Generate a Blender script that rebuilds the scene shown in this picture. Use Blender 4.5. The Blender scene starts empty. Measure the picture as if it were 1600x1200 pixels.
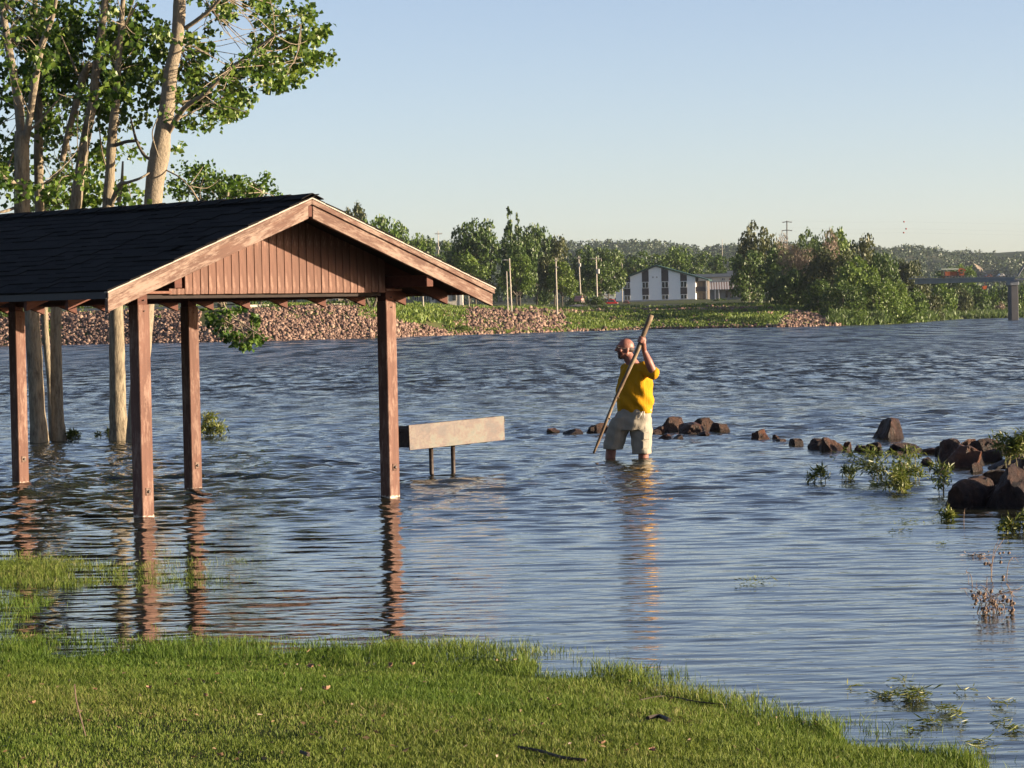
import bpy, bmesh, math, random
import numpy as np
from mathutils import Vector, Matrix, noise as mnoise

R = math.radians
scene = bpy.context.scene
col = scene.collection

# ------------------------------------------------------------------ camera
F, Y0, ROLL, CAMH = 4585.0, 499.5, 0.021, 1.75      # focal length in pixels of the 1600 px wide picture
PIT = math.atan((600 - Y0) / F)
cam_d = bpy.data.cameras.new('camera')
cam = bpy.data.objects.new('camera', cam_d); col.objects.link(cam)
cam_d.sensor_width = 36; cam_d.lens = F / 1600 * 36
cam_d.clip_start = 0.5; cam_d.clip_end = 20000
cam.matrix_world = Matrix.Translation((0, 0, CAMH)) @ Matrix.Rotation(R(90) - PIT, 4, 'X') @ Matrix.Rotation(-ROLL, 4, 'Z')
scene.camera = cam
CR, SR = math.cos(ROLL), math.sin(ROLL)

def at(px, py, Y):
    """point of the place seen at picture point (px, py), at distance Y in front"""
    a, b = px - 800, py - 600
    u, w = CR * a - SR * b, SR * a + CR * b
    d = Vector((u, F * math.cos(PIT) - w * math.sin(PIT), -w * math.cos(PIT) - F * math.sin(PIT)))
    return Vector((0, 0, CAMH)) + d * (Y / d.y)
def on_water(px, py, z=0.0):
    p = at(px, py, 1.0)
    k = (z - CAMH) / (p.z - CAMH)
    return Vector((p.x * k, k, z))

# ------------------------------------------------------------------ light
SUN_AZ, SUN_EL = math.atan2(-.265, 1.733), R(8.5)   # from +X, towards the camera
S = Vector((math.cos(SUN_AZ) * math.cos(SUN_EL), math.sin(SUN_AZ) * math.cos(SUN_EL), math.sin(SUN_EL)))
world = bpy.data.worlds.new('World'); scene.world = world; world.use_nodes = True
wn = world.node_tree; wn.nodes.clear()
sky = wn.nodes.new('ShaderNodeTexSky'); sky.sky_type = 'NISHITA'; sky.sun_disc = False
sky.sun_elevation = SUN_EL; sky.sun_rotation = R(90) - SUN_AZ
sky.altitude = 0; sky.air_density = 0.6; sky.dust_density = 0.7; sky.ozone_density = 0.5
bg = wn.nodes.new('ShaderNodeBackground'); bg.inputs[1].default_value = 0.062
wo = wn.nodes.new('ShaderNodeOutputWorld')
wb = wn.nodes.new('ShaderNodeMix'); wb.data_type = 'RGBA'; wb.blend_type = 'MULTIPLY'; wb.inputs[0].default_value = 1; wb.inputs[7].default_value = (.97, .930, 1.035, 1)   # the camera's white balance
wn.links.new(sky.outputs[0], wb.inputs[6]); wn.links.new(wb.outputs[2], bg.inputs[0]); wn.links.new(bg.outputs[0], wo.inputs[0])
sl = bpy.data.lights.new('sun', 'SUN'); sl.energy = 5.0; sl.angle = R(0.6); sl.color = (1.0, 0.80, 0.58)
sun = bpy.data.objects.new('sun', sl); col.objects.link(sun)
sun.rotation_euler = S.to_track_quat('Z', 'Y').to_euler()
scene.view_settings.view_transform = 'Standard'; scene.view_settings.look = 'None'
scene.view_settings.exposure = 1.80; scene.view_settings.gamma = 1.0
scene.view_settings.use_curve_mapping = False

# ------------------------------------------------------------------ helpers
def tag(o, label=None, cat=None, group=None, kind=None):
    if label: o['label'] = label
    if cat: o['category'] = cat
    if group: o['group'] = group
    if kind: o['kind'] = kind
    return o
def empty(name, loc, label, cat, group=None, rz=0.0):
    o = bpy.data.objects.new(name, None); col.objects.link(o)
    o.location = loc; o.rotation_euler = (0, 0, rz); o.empty_display_size = .1
    return tag(o, label, cat, group)
def mesh_obj(name, me, mat=None, parent=None, M=None, smooth=False):
    o = bpy.data.objects.new(name, me); col.objects.link(o)
    if mat is not None and len(me.materials) == 0: me.materials.append(mat)
    if parent: o.parent = parent
    if M is not None: o.matrix_basis = M
    if smooth: me.polygons.foreach_set('use_smooth', [True] * len(me.polygons))
    return o
def bm_obj(name, bm, mat, parent=None, M=None, smooth=False):
    me = bpy.data.meshes.new(name); bm.to_mesh(me); bm.free()
    return mesh_obj(name, me, mat, parent, M, smooth)
def np_mesh(name, V, Fq, n):
    """mesh from numpy arrays, all faces with n corners"""
    me = bpy.data.meshes.new(name)
    V = np.asarray(V, dtype=np.float32); Fq = np.asarray(Fq, dtype=np.int32)
    me.vertices.add(len(V)); me.vertices.foreach_set('co', V.ravel())
    me.loops.add(Fq.size); me.loops.foreach_set('vertex_index', Fq.ravel())
    me.polygons.add(len(Fq)); me.polygons.foreach_set('loop_start', np.arange(0, Fq.size, n, dtype=np.int32))
    me.polygons.foreach_set('loop_total', np.full(len(Fq), n, dtype=np.int32))
    me.update(calc_edges=True)
    return me
def add_box(bm, x0, x1, y0, y1, z0, z1, M=None):
    vs = [bm.verts.new((x, y, z)) for x in (x0, x1) for y in (y0, y1) for z in (z0, z1)]
    for f in ((0, 1, 3, 2), (4, 6, 7, 5), (0, 4, 5, 1), (2, 3, 7, 6), (0, 2, 6, 4), (1, 5, 7, 3)):
        bm.faces.new([vs[i] for i in f])
    if M is not None:
        for v in vs: v.co = M @ v.co
    return vs
def box_obj(name, b, mat, parent=None, M=None, bev=0.0):
    bm = bmesh.new(); add_box(bm, *b)
    if bev: bmesh.ops.bevel(bm, geom=bm.edges[:], offset=bev, segments=1, affect='EDGES')
    bmesh.ops.recalc_face_normals(bm, faces=bm.faces[:])
    return bm_obj(name, bm, mat, parent, M)
def frame_along(p0, p1, up=Vector((0, 0, 1))):
    x = (Vector(p1) - Vector(p0)).normalized(); y = up.cross(x).normalized(); z = x.cross(y)
    M = Matrix((x, y, z)).transposed().to_4x4(); M.translation = p0
    return M
def tube(bm, pts, rad, seg=8, cap=True, wob=0.0, rng=None):
    rings = []; n = len(pts)
    prev = None
    for i, p in enumerate(pts):
        p = Vector(p)
        d = (Vector(pts[min(i + 1, n - 1)]) - Vector(pts[max(i - 1, 0)]))
        d = d.normalized() if d.length > 1e-9 else Vector((0, 0, 1))
        if prev is None:
            a = d.cross(Vector((0, 1, 0)));
            if a.length < .1: a = d.cross(Vector((1, 0, 0)))
            a.normalize()
        else:
            a = (prev - d * prev.dot(d)).normalized()
        prev = a; b = d.cross(a)
        r = rad[i] if hasattr(rad, '__len__') else rad
        ring = []
        for k in range(seg):
            t = 2 * math.pi * k / seg
            rr = r * (1 + (wob * (rng.random() - .5) if rng else 0))
            ring.append(bm.verts.new(p + (a * math.cos(t) + b * math.sin(t)) * rr))
        rings.append(ring)
    for i in range(n - 1):
        for k in range(seg):
            bm.faces.new((rings[i][k], rings[i][(k + 1) % seg], rings[i + 1][(k + 1) % seg], rings[i + 1][k]))
    if cap:
        bm.faces.new(rings[0][::-1]); bm.faces.new(rings[-1])
def spline(pts, sub=4):
    """Catmull-Rom through tuples (any length)"""
    P = [np.array(p, float) for p in pts]; P = [2 * P[0] - P[1]] + P + [2 * P[-1] - P[-2]]
    out = []
    for i in range(1, len(P) - 2):
        for k in range(sub):
            t = k / sub; a, b, c, d = P[i - 1:i + 3]
            out.append(.5 * (2 * b + (c - a) * t + (2 * a - 5 * b + 4 * c - d) * t * t + (3 * b - a - 3 * c + d) * t ** 3))
    out.append(P[-2]); return out
def copy_tree(o, parent=None):
    c = o.copy(); col.objects.link(c)
    if parent: c.parent = parent
    for ch in KIDS.get(o.name, []):
        copy_tree(ch, c)
    return c
KIDS = {}
def kids_of(root, lst): KIDS[root.name] = lst

# ------------------------------------------------------------------ materials
ALB = .76      # all paints and leaves were first chosen for a weaker sun
class Mat:
    def __init__(s, name, rough=.6, spec=.5):
        s.m = bpy.data.materials.new(name); s.m.use_nodes = True; s.t = s.m.node_tree
        s.n = s.t.nodes; s.p = s.n['Principled BSDF']
        s.p.inputs['Roughness'].default_value = rough
        s.p.inputs['Specular IOR Level'].default_value = spec
        s.tc = s.n.new('ShaderNodeTexCoord')
    def link(s, a, b): s.t.links.new(a, b)
    def noise(s, scale=5, detail=4, rough=.6, stretch=(1, 1, 1), coord='Object', seed=0):
        mp = s.n.new('ShaderNodeMapping'); mp.inputs['Scale'].default_value = stretch
        mp.inputs['Location'].default_value = (seed * 3.1, seed * 1.7, seed)
        s.link(s.tc.outputs[coord], mp.inputs[0])
        t = s.n.new('ShaderNodeTexNoise'); t.inputs['Scale'].default_value = scale
        t.inputs['Detail'].default_value = detail; t.inputs['Roughness'].default_value = rough
        s.link(mp.outputs[0], t.inputs['Vector']); return t.outputs['Fac']
    def ramp(s, fac, stops):
        r = s.n.new('ShaderNodeValToRGB'); el = r.color_ramp.elements
        while len(el) < len(stops): el.new(.5)
        for e, (p, c) in zip(el, stops):
            e.position = p; e.color = (*c, 1) if len(c) == 3 else c
        s.link(fac, r.inputs[0]); return r.outputs[0]
    def mix(s, fac, a, b, mode='MIX'):
        x = s.n.new('ShaderNodeMix'); x.data_type = 'RGBA'; x.blend_type = mode
        for val, idx in ((fac, 0), (a, 6), (b, 7)):
            if hasattr(val, 'links'): s.link(val, x.inputs[idx])
            else: x.inputs[idx].default_value = val if idx == 0 else (*val, 1)
        return x.outputs[2]
    def math(s, op, a, b=0.0, clamp=False):
        x = s.n.new('ShaderNodeMath'); x.operation = op; x.use_clamp = clamp
        for i, v in enumerate((a, b)):
            if hasattr(v, 'links'): s.link(v, x.inputs[i])
            else: x.inputs[i].default_value = v
        return x.outputs[0]
    def color(s, c):
        if hasattr(c, 'links'): s.link(s.mix(1.0, c, (ALB,) * 3, 'MULTIPLY'), s.p.inputs['Base Color'])
        else: s.p.inputs['Base Color'].default_value = (c[0] * ALB, c[1] * ALB, c[2] * ALB, 1)
    def bump(s, h, strength=.3, dist=.01):
        b = s.n.new('ShaderNodeBump'); b.inputs['Strength'].default_value = strength
        b.inputs['Distance'].default_value = dist; s.link(h, b.inputs['Height'])
        s.link(b.outputs[0], s.p.inputs['Normal']); return b
    def obj_rand(s):
        o = s.n.new('ShaderNodeObjectInfo'); return o.outputs['Random']
    def isl_rand(s):
        g = s.n.new('ShaderNodeNewGeometry'); return g.outputs['Random Per Island']
    def translucent(s, c, fac):
        tr = s.n.new('ShaderNodeBsdfTranslucent')
        if hasattr(c, 'links'): s.link(s.mix(1.0, c, (ALB,) * 3, 'MULTIPLY'), tr.inputs[0])
        else: tr.inputs[0].default_value = (*c, 1)
        mx = s.n.new('ShaderNodeMixShader'); mx.inputs[0].default_value = fac
        s.link(s.p.outputs[0], mx.inputs[1]); s.link(tr.outputs[0], mx.inputs[2])
        s.link(mx.outputs[0], s.n['Material Output'].inputs[0])

def simple(name, c, rough=.6, var=.25, scale=8, spec=.4, metal=0.0, bump=0.0, stretch=(1, 1, 1)):
    m = Mat(name, rough, spec)
    n = m.noise(scale, 5, .6, stretch)
    lo = tuple(x * (1 - var) for x in c); hi = tuple(min(1, x * (1 + var)) for x in c)
    m.color(m.ramp(n, [(.3, lo), (.7, hi)])); m.p.inputs['Metallic'].default_value = metal
    if bump: m.bump(n, bump, .02)
    return m.m

def painted_wood(name, base, worn, wear=.55, bump=.5):
    m = Mat(name, .75, .25)
    g = m.noise(26, 6, .65, (.06, 1, 1)); w = m.noise(7, 8, .75, (.35, 1, 1), seed=2); f = m.noise(60, 4, .6, (.15, 1, 1), seed=5)
    dark = tuple(x * .62 for x in base)
    c = m.mix(m.ramp(g, [(.35, (0, 0, 0)), (.7, (1, 1, 1))]), dark, base)
    ww = m.math('ADD', m.math('MULTIPLY', w, .7), m.math('MULTIPLY', f, .3))
    c = m.mix(m.ramp(ww, [(wear - .04, (0, 0, 0)), (wear + .07, (1, 1, 1))]), c, worn)
    hv = m.math('ADD', m.math('MULTIPLY', m.obj_rand(), .5), .75)
    c = m.mix(1.0, c, m.mix(hv, (.45, .45, .45), (1, 1, 1)), 'MULTIPLY')
    m.color(c); m.bump(m.math('ADD', g, m.math('MULTIPLY', ww, 1.5)), bump, .006)
    return m.m
WOOD = painted_wood('painted_wood', (.19, .082, .052), (.29, .165, .115), .56)
WOOD_RAKE = painted_wood('weathered_painted_wood', (.155, .080, .056), (.28, .20, .155), .50)
WOOD_BOARD = painted_wood('painted_siding_wood', (.20, .100, .070), (.32, .195, .145), .53)
WOOD_DARK = painted_wood('dark_rafter_wood', (.13, .045, .028), (.22, .11, .07), .64)

def shingle_mat():
    m = Mat('asphalt_shingle', .95, .12)
    n = m.noise(120, 3, .7); b = m.noise(3, 3, .6, seed=3)
    c = m.mix(m.obj_rand(), (.007, .006, .005), (.016, .0145, .013))
    c = m.mix(m.math('MULTIPLY', n, .5), c, (.020, .020, .020))
    c = m.mix(m.ramp(b, [(.45, (0, 0, 0)), (.7, (.4, .4, .4))]), c, (.011, .013, .011))
    m.color(c); m.bump(n, .5, .004); return m.m
SHINGLE = shingle_mat()
DRIP = simple('dark_drip_edge', (.022, .022, .023), .6, .15, 20)
DRIP_LIGHT = simple('pale_drip_edge', (.27, .225, .18), .55, .2, 30)
GALV = simple('galvanised_steel', (.22, .20, .18), .5, .4, 40, metal=.6)

def water_mat():
    m = Mat('river_water', .045, .5)
    m.p.inputs['IOR'].default_value = 1.333
    sep = m.n.new('ShaderNodeSeparateXYZ'); m.link(m.tc.outputs['Object'], sep.inputs[0])
    mud = m.noise(.06, 3, .6, (1, .4, 1))
    m.color(m.ramp(mud, [(.35, (.018, .022, .016)), (.7, (.032, .030, .018))]))
    # ripples get coarser away from the sheltered shore
    rip = m.noise(3.6, 3, .6, (.55, 1.25, 1)); rip2 = m.noise(1.3, 3, .6, (.6, 1.1, 1), seed=7)
    far = m.math('MULTIPLY', m.math('SUBTRACT', sep.outputs['Y'], 24), 1 / 30, True)
    vfar = m.math('MULTIPLY', m.math('SUBTRACT', sep.outputs['Y'], 44), 1 / 36, True)
    h = m.math('MULTIPLY', rip, m.math('SUBTRACT', m.math('ADD', m.math('MULTIPLY', far, .085), .010), m.math('MULTIPLY', vfar, .05)))
    h = m.math('ADD', h, m.math('MULTIPLY', rip2, m.math('MULTIPLY', vfar, .05)))
    b = m.bump(h, 1.0, 1.0)
    # out on the river the wind waves show their steep side, which faces the near shore, in bands
    n1 = m.noise(1.0, 5, .7, (1.2, .36, 1), seed=12); n2 = m.noise(1.0, 4, .65, (.50, .06, 1), seed=15); n3 = m.noise(.035, 3, .6, (1, .35, 1), seed=17)
    ff = m.math('MULTIPLY', m.math('SUBTRACT', sep.outputs['Y'], 110), 1 / 130, True)
    band = m.math('ADD', m.math('MULTIPLY', n1, m.math('SUBTRACT', 1.0, ff)), m.math('MULTIPLY', n2, ff))
    tilt = m.math('MULTIPLY', m.math('MAXIMUM', m.math('SUBTRACT', band, .42), 0), 2.2)
    tilt = m.math('MULTIPLY', tilt, m.math('ADD', m.math('MULTIPLY', n3, .9), .55))
    tilt = m.math('MULTIPLY', tilt, m.math('MULTIPLY', vfar, -1.0))
    cv = m.n.new('ShaderNodeCombineXYZ'); m.link(tilt, cv.inputs[1])
    gn = m.n.new('ShaderNodeNewGeometry'); va = m.n.new('ShaderNodeVectorMath'); va.operation = 'ADD'
    m.link(gn.outputs['Normal'], va.inputs[0]); m.link(cv.outputs[0], va.inputs[1])
    vn = m.n.new('ShaderNodeVectorMath'); vn.operation = 'NORMALIZE'; m.link(va.outputs[0], vn.inputs[0]); m.link(vn.outputs[0], b.inputs['Normal'])
    m.link(m.math('ADD', m.math('MULTIPLY', vfar, .035), .035), m.p.inputs['Roughness'])
    return m.m
WATER = water_mat()

def ground_mat(name, a, b, c, scale=3.0):
    m = Mat(name, .95, .1)
    n = m.noise(scale, 8, .7); n2 = m.noise(scale * 12, 4, .6, seed=4)
    k = m.ramp(n, [(.3, a), (.5, b), (.72, c)])
    m.color(m.mix(m.math('MULTIPLY', n2, .5), k, a)); m.bump(n2, .6, .05); return m.m
SOIL = ground_mat('lawn_soil', (.030, .045, .012), (.05, .07, .018), (.07, .075, .025))
BANK = ground_mat('bank_soil', (.05, .075, .02), (.09, .11, .03), (.16, .12, .07), .12)
BED = simple('river_mud', (.06, .045, .03), .9)

def foliage_mat(name, dark, mid, light, trans=.35, yellow=None, rough=.5, nsc=.35, spec=.35):
    m = Mat(name, rough, spec)
    r = m.isl_rand(); n = m.noise(nsc, 3, .6, coord='Object', seed=1)
    k = m.math('ADD', m.math('MULTIPLY', r, 0.6 if nsc < 1 else .32), m.math('MULTIPLY', n, .5 if nsc < 1 else .68))
    st = [(.18, dark), (.52, mid), (.85, light)]
    if yellow: st.append((.97, yellow))
    c = m.ramp(k, st)
    hv = m.mix(m.obj_rand(), (.85, .9, .8), (1.15, 1.08, 1.0))
    c = m.mix(1.0, c, hv, 'MULTIPLY')
    m.color(c); m.translucent(c, trans); return m.m
LEAF = foliage_mat('cottonwood_leaf', (.032, .075, .012), (.085, .165, .022), (.19, .27, .05), .38, rough=.38)
LEAF_BUSH = foliage_mat('willow_leaf', (.045, .075, .012), (.12, .16, .028), (.25, .26, .07), .35, rough=.4)
TREE_A = foliage_mat('far_leaf_deep_green', (.028, .058, .012), (.072, .128, .022), (.14, .195, .038), .25, nsc=5.5)
TREE_B = foliage_mat('far_leaf_fresh_green', (.048, .098, .014), (.112, .188, .026), (.20, .27, .048), .3, nsc=5.5)
TREE_C = foliage_mat('far_leaf_olive', (.035, .050, .015), (.075, .095, .028), (.13, .14, .05), .25, nsc=5.5)
TREE_D = foliage_mat('far_bare_twigs', (.16, .115, .09), (.26, .185, .14), (.36, .26, .20), .1)
def grass_mat():
    m = Mat('lawn_grass', .6, .2); r = m.isl_rand(); n = m.noise(.9, 5, .65, seed=1); n2 = m.noise(.28, 3, .5, seed=8)
    k = m.math('ADD', m.math('MULTIPLY', r, .55), m.math('MULTIPLY', n, .6))
    green = m.ramp(k, [(.22, (.032, .070, .007)), (.5, (.095, .175, .017)), (.8, (.175, .25, .034)), (.95, (.32, .28, .12))])
    olive = m.ramp(k, [(.22, (.045, .072, .010)), (.48, (.13, .185, .022)), (.76, (.22, .26, .05)), (.92, (.36, .30, .14))])
    c = m.mix(m.ramp(n2, [(.38, (0, 0, 0)), (.62, (1, 1, 1))]), green, olive)
    m.color(c); m.translucent(c, .35); return m.m
GRASS = grass_mat()
WEED = foliage_mat('bank_weeds', (.05, .10, .015), (.13, .21, .028), (.24, .31, .06), .3, (.38, .31, .17))
def bark_mat(name, dark, light, st=(1, 1, .22)):
    m = Mat(name, .85, .2)
    n = m.noise(22, 6, .7, st); v = m.noise(3, 4, .6, (1, 1, .5), seed=3)
    c = m.ramp(n, [(.36, dark), (.58, light)])
    c = m.mix(m.ramp(v, [(.4, (0, 0, 0)), (.65, (.6, .6, .6))]), c, tuple(x * .8 for x in light))
    m.color(c); m.bump(n, 1.0, .03); return m.m
BARK = bark_mat('cottonwood_bark', (.10, .08, .055), (.33, .275, .19))
BARK_UP = bark_mat('smooth_upper_bark', (.20, .165, .115), (.33, .275, .20), (1, 1, .6))
BARK_FAR = simple('far_bark', (.10, .085, .065), .9, .3, 3)
TWIG = simple('dry_twig', (.20, .135, .095), .8, .3, 30)
STEM_GREEN = simple('green_stem', (.16, .14, .05), .7, .3, 30)
def rock_mat(name, a, b, c, wet=.35):
    m = Mat(name, wet + .12, .32)
    n = m.noise(3.5, 8, .7); n2 = m.noise(30, 5, .6, seed=2)
    k = m.ramp(n, [(.32, a), (.52, b), (.7, c)])
    k = m.mix(1.0, k, m.mix(m.obj_rand(), (.7, .65, .65), (1.2, 1.15, 1.1)), 'MULTIPLY')
    # wet dark band where the waves wash the stone (world height), ragged edge
    gp_ = m.n.new('ShaderNodeNewGeometry'); sz = m.n.new('ShaderNodeSeparateXYZ'); m.link(gp_.outputs['Position'], sz.inputs[0])
    wet_ = m.ramp(m.math('ADD', sz.outputs['Z'], m.math('MULTIPLY', n, .10)), [(.085, (.5, .47, .46)), (.14, (1, 1, 1))])
    k = m.mix(1.0, k, wet_, 'MULTIPLY')
    m.color(k); m.bump(m.math('ADD', n, m.math('MULTIPLY', n2, .5)), 1.0, .07); return m.m
ROCK = rock_mat('wet_red_quartzite', (.028, .015, .011), (.085, .040, .024), (.19, .11, .07))
ROCK_ORANGE = rock_mat('orange_quartzite', (.06, .024, .013), (.14, .055, .026), (.22, .11, .055))
ROCK_DARK = rock_mat('dark_wet_rock', (.022, .011, .008), (.062, .030, .019), (.14, .072, .042), .45)
def riprap_mat():
    m = Mat('pink_riprap', .9, .2)
    r = m.isl_rand()
    c = m.ramp(r, [(0, (.08, .05, .04)), (.35, (.17, .105, .082)), (.7, (.27, .175, .132)), (1, (.37, .265, .20))])
    m.color(c); return m.m
RIPRAP = riprap_mat()
def rust_mat():
    m = Mat('rusty_painted_steel', .55, .45)
    n = m.noise(3.0, 7, .68, (1, 1, 1.2)); f = m.noise(24, 6, .7, seed=3); st = m.noise(9, 5, .6, (1, 1, .25), seed=6)
    k = m.math('ADD', m.math('MULTIPLY', n, .75), m.math('MULTIPLY', f, .25))
    c = m.ramp(k, [(.36, (.036, .040, .028)), (.44, (.070, .066, .042)), (.475, (.074, .048, .027)), (.50, (.058, .024, .013)), (.56, (.030, .015, .010))])
    c = m.mix(m.ramp(st, [(.55, (0, 0, 0)), (.7, (.5, .5, .5))]), c, (.05, .046, .032))
    m.color(c); m.bump(m.math('ADD', k, m.math('MULTIPLY', f, .4)), .5, .01); return m.m
RUST = rust_mat()
IRON = simple('dark_iron', (.055, .04, .032), .6, .4, 30, metal=.3)

# ================================================================== SETTING
rs = np.random.RandomState(5)
# ---- shoreline of the near lawn, as forward distance of the water's edge for each x
_sh = [(-400, 1016), (0, 1019), (200, 1024), (400, 1030), (620, 1036), (800, 1050), (1000, 1078), (1100, 1103), (1200, 1132), (1400, 1176), (1520, 1210), (1800, 1292)]
_shw = sorted([tuple(on_water(*p)[:2]) for p in _sh])
SX = np.array([p[0] for p in _shw]); SY = np.array([p[1] for p in _shw])
def vnoise(x, y, sc, seed=0, octaves=3):
    """cheap smooth noise from sines, -1..1"""
    r = np.random.RandomState(seed); v = 0; amp = 1; tot = 0
    for o in range(octaves):
        for k in range(5):
            a = r.uniform(0, 2 * math.pi); p = r.uniform(0, 6.28); f = sc * 2 ** o * r.uniform(.7, 1.4)
            v = v + amp * np.sin(f * (x * math.cos(a) + y * math.sin(a)) + p); tot += amp * .45
        amp *= .55
    return v / tot
def lawn_z(x, y):
    x = np.asarray(x, float); y = np.asarray(y, float)
    ys = np.interp(x, SX, SY)
    g = (ys - y)
    z = np.where(g > 0, .035 * g, .018 * g - .010 * g * g)
    z = np.maximum(z, -.9)
    # the grassy tongue at the left
    tx, ty = -4.6, 20.9
    d = ((x - tx) / 1.45) ** 2 + ((y - ty) / 1.5) ** 2
    z = np.maximum(z, .085 * np.exp(-d * .75) - .045 - .02 * np.maximum(0, np.sqrt(d) - 1.6))
    # shallow inlet behind the edge
    inl = np.exp(-((y - 18.2) / 1.4) ** 2) * (1 / (1 + np.exp((x + 1.6) * 2.2)))
    lft = np.exp(-((y - 18.4) / 2.6) ** 4) / (1 + np.exp((x + 2.95) * 5)); lft = np.clip(lft * 1.9, 0, 1)
    z = np.where(y > ys, np.maximum(np.maximum(z, -.034 * inl - .9 * (1 - inl)), -.014 * lft - .9 * (1 - lft)), z)
    return z + .011 * vnoise(x, y, 2.2, 3) + .007 * vnoise(x, y, 8, 4, 2)
gx = np.concatenate([np.linspace(-90, -8, 18), np.linspace(-7.8, 6, 150), np.linspace(6.5, 90, 18)])
gy = np.concatenate([np.linspace(-60, 5, 14), np.linspace(5.5, 26, 220), np.linspace(27, 80, 30)])
GX, GY = np.meshgrid(gx, gy)
GZ = lawn_z(GX, GY)
V = np.stack([GX, GY, GZ], -1).reshape(-1, 3)
nc, nr = len(gx), len(gy)
I = (np.arange(nr - 1)[:, None] * nc + np.arange(nc - 1)[None]).ravel()
o = mesh_obj('ground', np_mesh('ground', V, np.stack([I, I + 1, I + nc + 1, I + nc], -1), 4), SOIL, smooth=True)
tag(o, kind='structure')

# ---- water: waves as real relief near by, fine ripples in the material
rows = []; y = 10.0
while y < 600:
    rows.append(y); y += (.80e-4 if y < 60 else .60e-4 if y < 165 else 3e-4) * y * y + .002
rows += [620, 700, 900, 1400, 2500]
rows = np.array(rows)
th = np.concatenate([-np.linspace(1.2, .235, 14), np.linspace(-.225, .225, 470), np.linspace(.235, 1.2, 14)])
WX = rows[:, None] * np.tan(th)[None]; WY = np.repeat(rows[:, None], len(th), 1)
WZ = np.zeros_like(WX)
def waves(x, y, spacing):
    """sum of wind waves; spacing = size of a mesh cell there, too short waves fade out"""
    r = np.random.RandomState(11); h = np.zeros_like(x)
    lake = np.clip((y - 21.5) / 12.5, 0, 1); lake = lake * lake * (3 - 2 * lake)
    # warp, so that crests stay short and irregular
    wx = x + .35 * vnoise(x, y, .9, 21, 2); wy = y + .35 * vnoise(x, y, .8, 22, 2)
    gust = 1 + .6 * vnoise(x, y, .22, 23, 3)
    for k in range(80):
        lam = math.exp(r.uniform(math.log(.17), math.log(.85)))
        a = math.pi / 2 + r.normal(0, .60) + .12; ph = r.uniform(0, 6.28)
        kk = 2 * math.pi / lam
        amp = .031 * lam / (2 * math.pi)
        fade = np.clip((lam / spacing - 1.9) / 1.6, 0, 1)
        s = np.sin(kk * (wx * math.cos(a) + wy * math.sin(a)) + ph)
        h += amp * fade * lake * gust * (s + .25 * s * np.abs(s))
    # open river: longer seas, crossing each other, grow away from the shore
    open_ = np.clip((y - 38) / 40, 0, 1) * np.clip((175 - y) / 60, 0, 1); m2 = (y > 38)
    yo, xo, so, oo = y[m2], x[m2], spacing[m2], open_[m2]; hh = np.zeros_like(yo)
    wyo = yo + .5 * vnoise(xo, yo, .5, 25, 2)
    for k in range(46):
        ly = math.exp(r.uniform(math.log(1.1), math.log(4.2))); kx = r.choice([-1, 1]) * 2 * math.pi / r.uniform(.55, 2.6); ph = r.uniform(0, 6.28)
        hh += .0085 * ly / (2 * math.pi) * np.clip((ly / so - 2.6) / 2, 0, 1) * oo * np.sin(kx * xo + 2 * math.pi / ly * wyo + ph)
    h[m2] += hh
    # sheltered shore: long low ripples rolling in
    near = .35 + .65 * np.clip((y - 15) / 10, 0, 1)
    for k in range(34):
        lam = math.exp(r.uniform(math.log(.12), math.log(.55)))
        a = math.pi / 2 + r.normal(0, .26) - .05; ph = r.uniform(0, 6.28); kk = 2 * math.pi / lam
        h += .0165 * lam / (2 * math.pi) * near * np.clip((lam / spacing - 2.2) / 2.5, 0, 1) * np.sin(kk * (wx * .3 * math.cos(a) + x * .7 * math.cos(a) + (y + .12 * (wy - y)) * math.sin(a)) + ph)
    return h
sp = np.gradient(rows)[:, None] * np.ones_like(WX)
dense = (np.abs(th) < .24)[None] * (WY < 590)
WZ = waves(WX, WY, sp) * dense
V = np.stack([WX, WY, WZ], -1).reshape(-1, 3); nc = len(th); nr = len(rows)
I = (np.arange(nr - 1)[:, None] * nc + np.arange(nc - 1)[None]).ravel()
o = mesh_obj('water', np_mesh('water', V, np.stack([I, I + 1, I + nc + 1, I + nc], -1), 4), WATER, smooth=True)
tag(o, 'wind-rippled flood water of the river spreading over the park lawn', kind='structure')
def wave_z(x, y):
    X = np.array([[x]]); return float(waves(X, np.array([[y]]), np.array([[.68e-4 * y * y]]))[0, 0])

# ---- lawn grass: blades
def blades(n, xs, ys, zs, hmin, hmax, w, rs, lean=.5):
    a = rs.uniform(0, 2 * math.pi, n); h = rs.uniform(hmin, hmax, n) * rs.uniform(.75, 1.15, n)
    l = rs.uniform(.05, lean, n) * h; b = rs.uniform(0, 2 * math.pi, n)
    dx, dy = np.cos(a) * w / 2, np.sin(a) * w / 2; lx, ly = np.cos(b) * l, np.sin(b) * l
    P = np.empty((n, 5, 3))
    P[:, 0] = np.stack([xs - dx, ys - dy, zs - .01], -1); P[:, 1] = np.stack([xs + dx, ys + dy, zs - .01], -1)
    m = .55
    P[:, 2] = np.stack([xs + dx * .8 + lx * .35, ys + dy * .8 + ly * .35, zs + h * m], -1)
    P[:, 3] = np.stack([xs - dx * .8 + lx * .35, ys - dy * .8 + ly * .35, zs + h * m], -1)
    P[:, 4] = np.stack([xs + lx, ys + ly, zs + h * .97], -1)
    b0 = np.arange(n) * 5
    T = np.concatenate([np.stack([b0, b0 + 1, b0 + 2], -1), np.stack([b0, b0 + 2, b0 + 3], -1), np.stack([b0 + 3, b0 + 2, b0 + 4], -1)])
    return P.reshape(-1, 3), T
N = 820000
yy = rs.uniform(9.5, 25, N); xx = rs.uniform(-.205, .16, N) * yy
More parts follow.
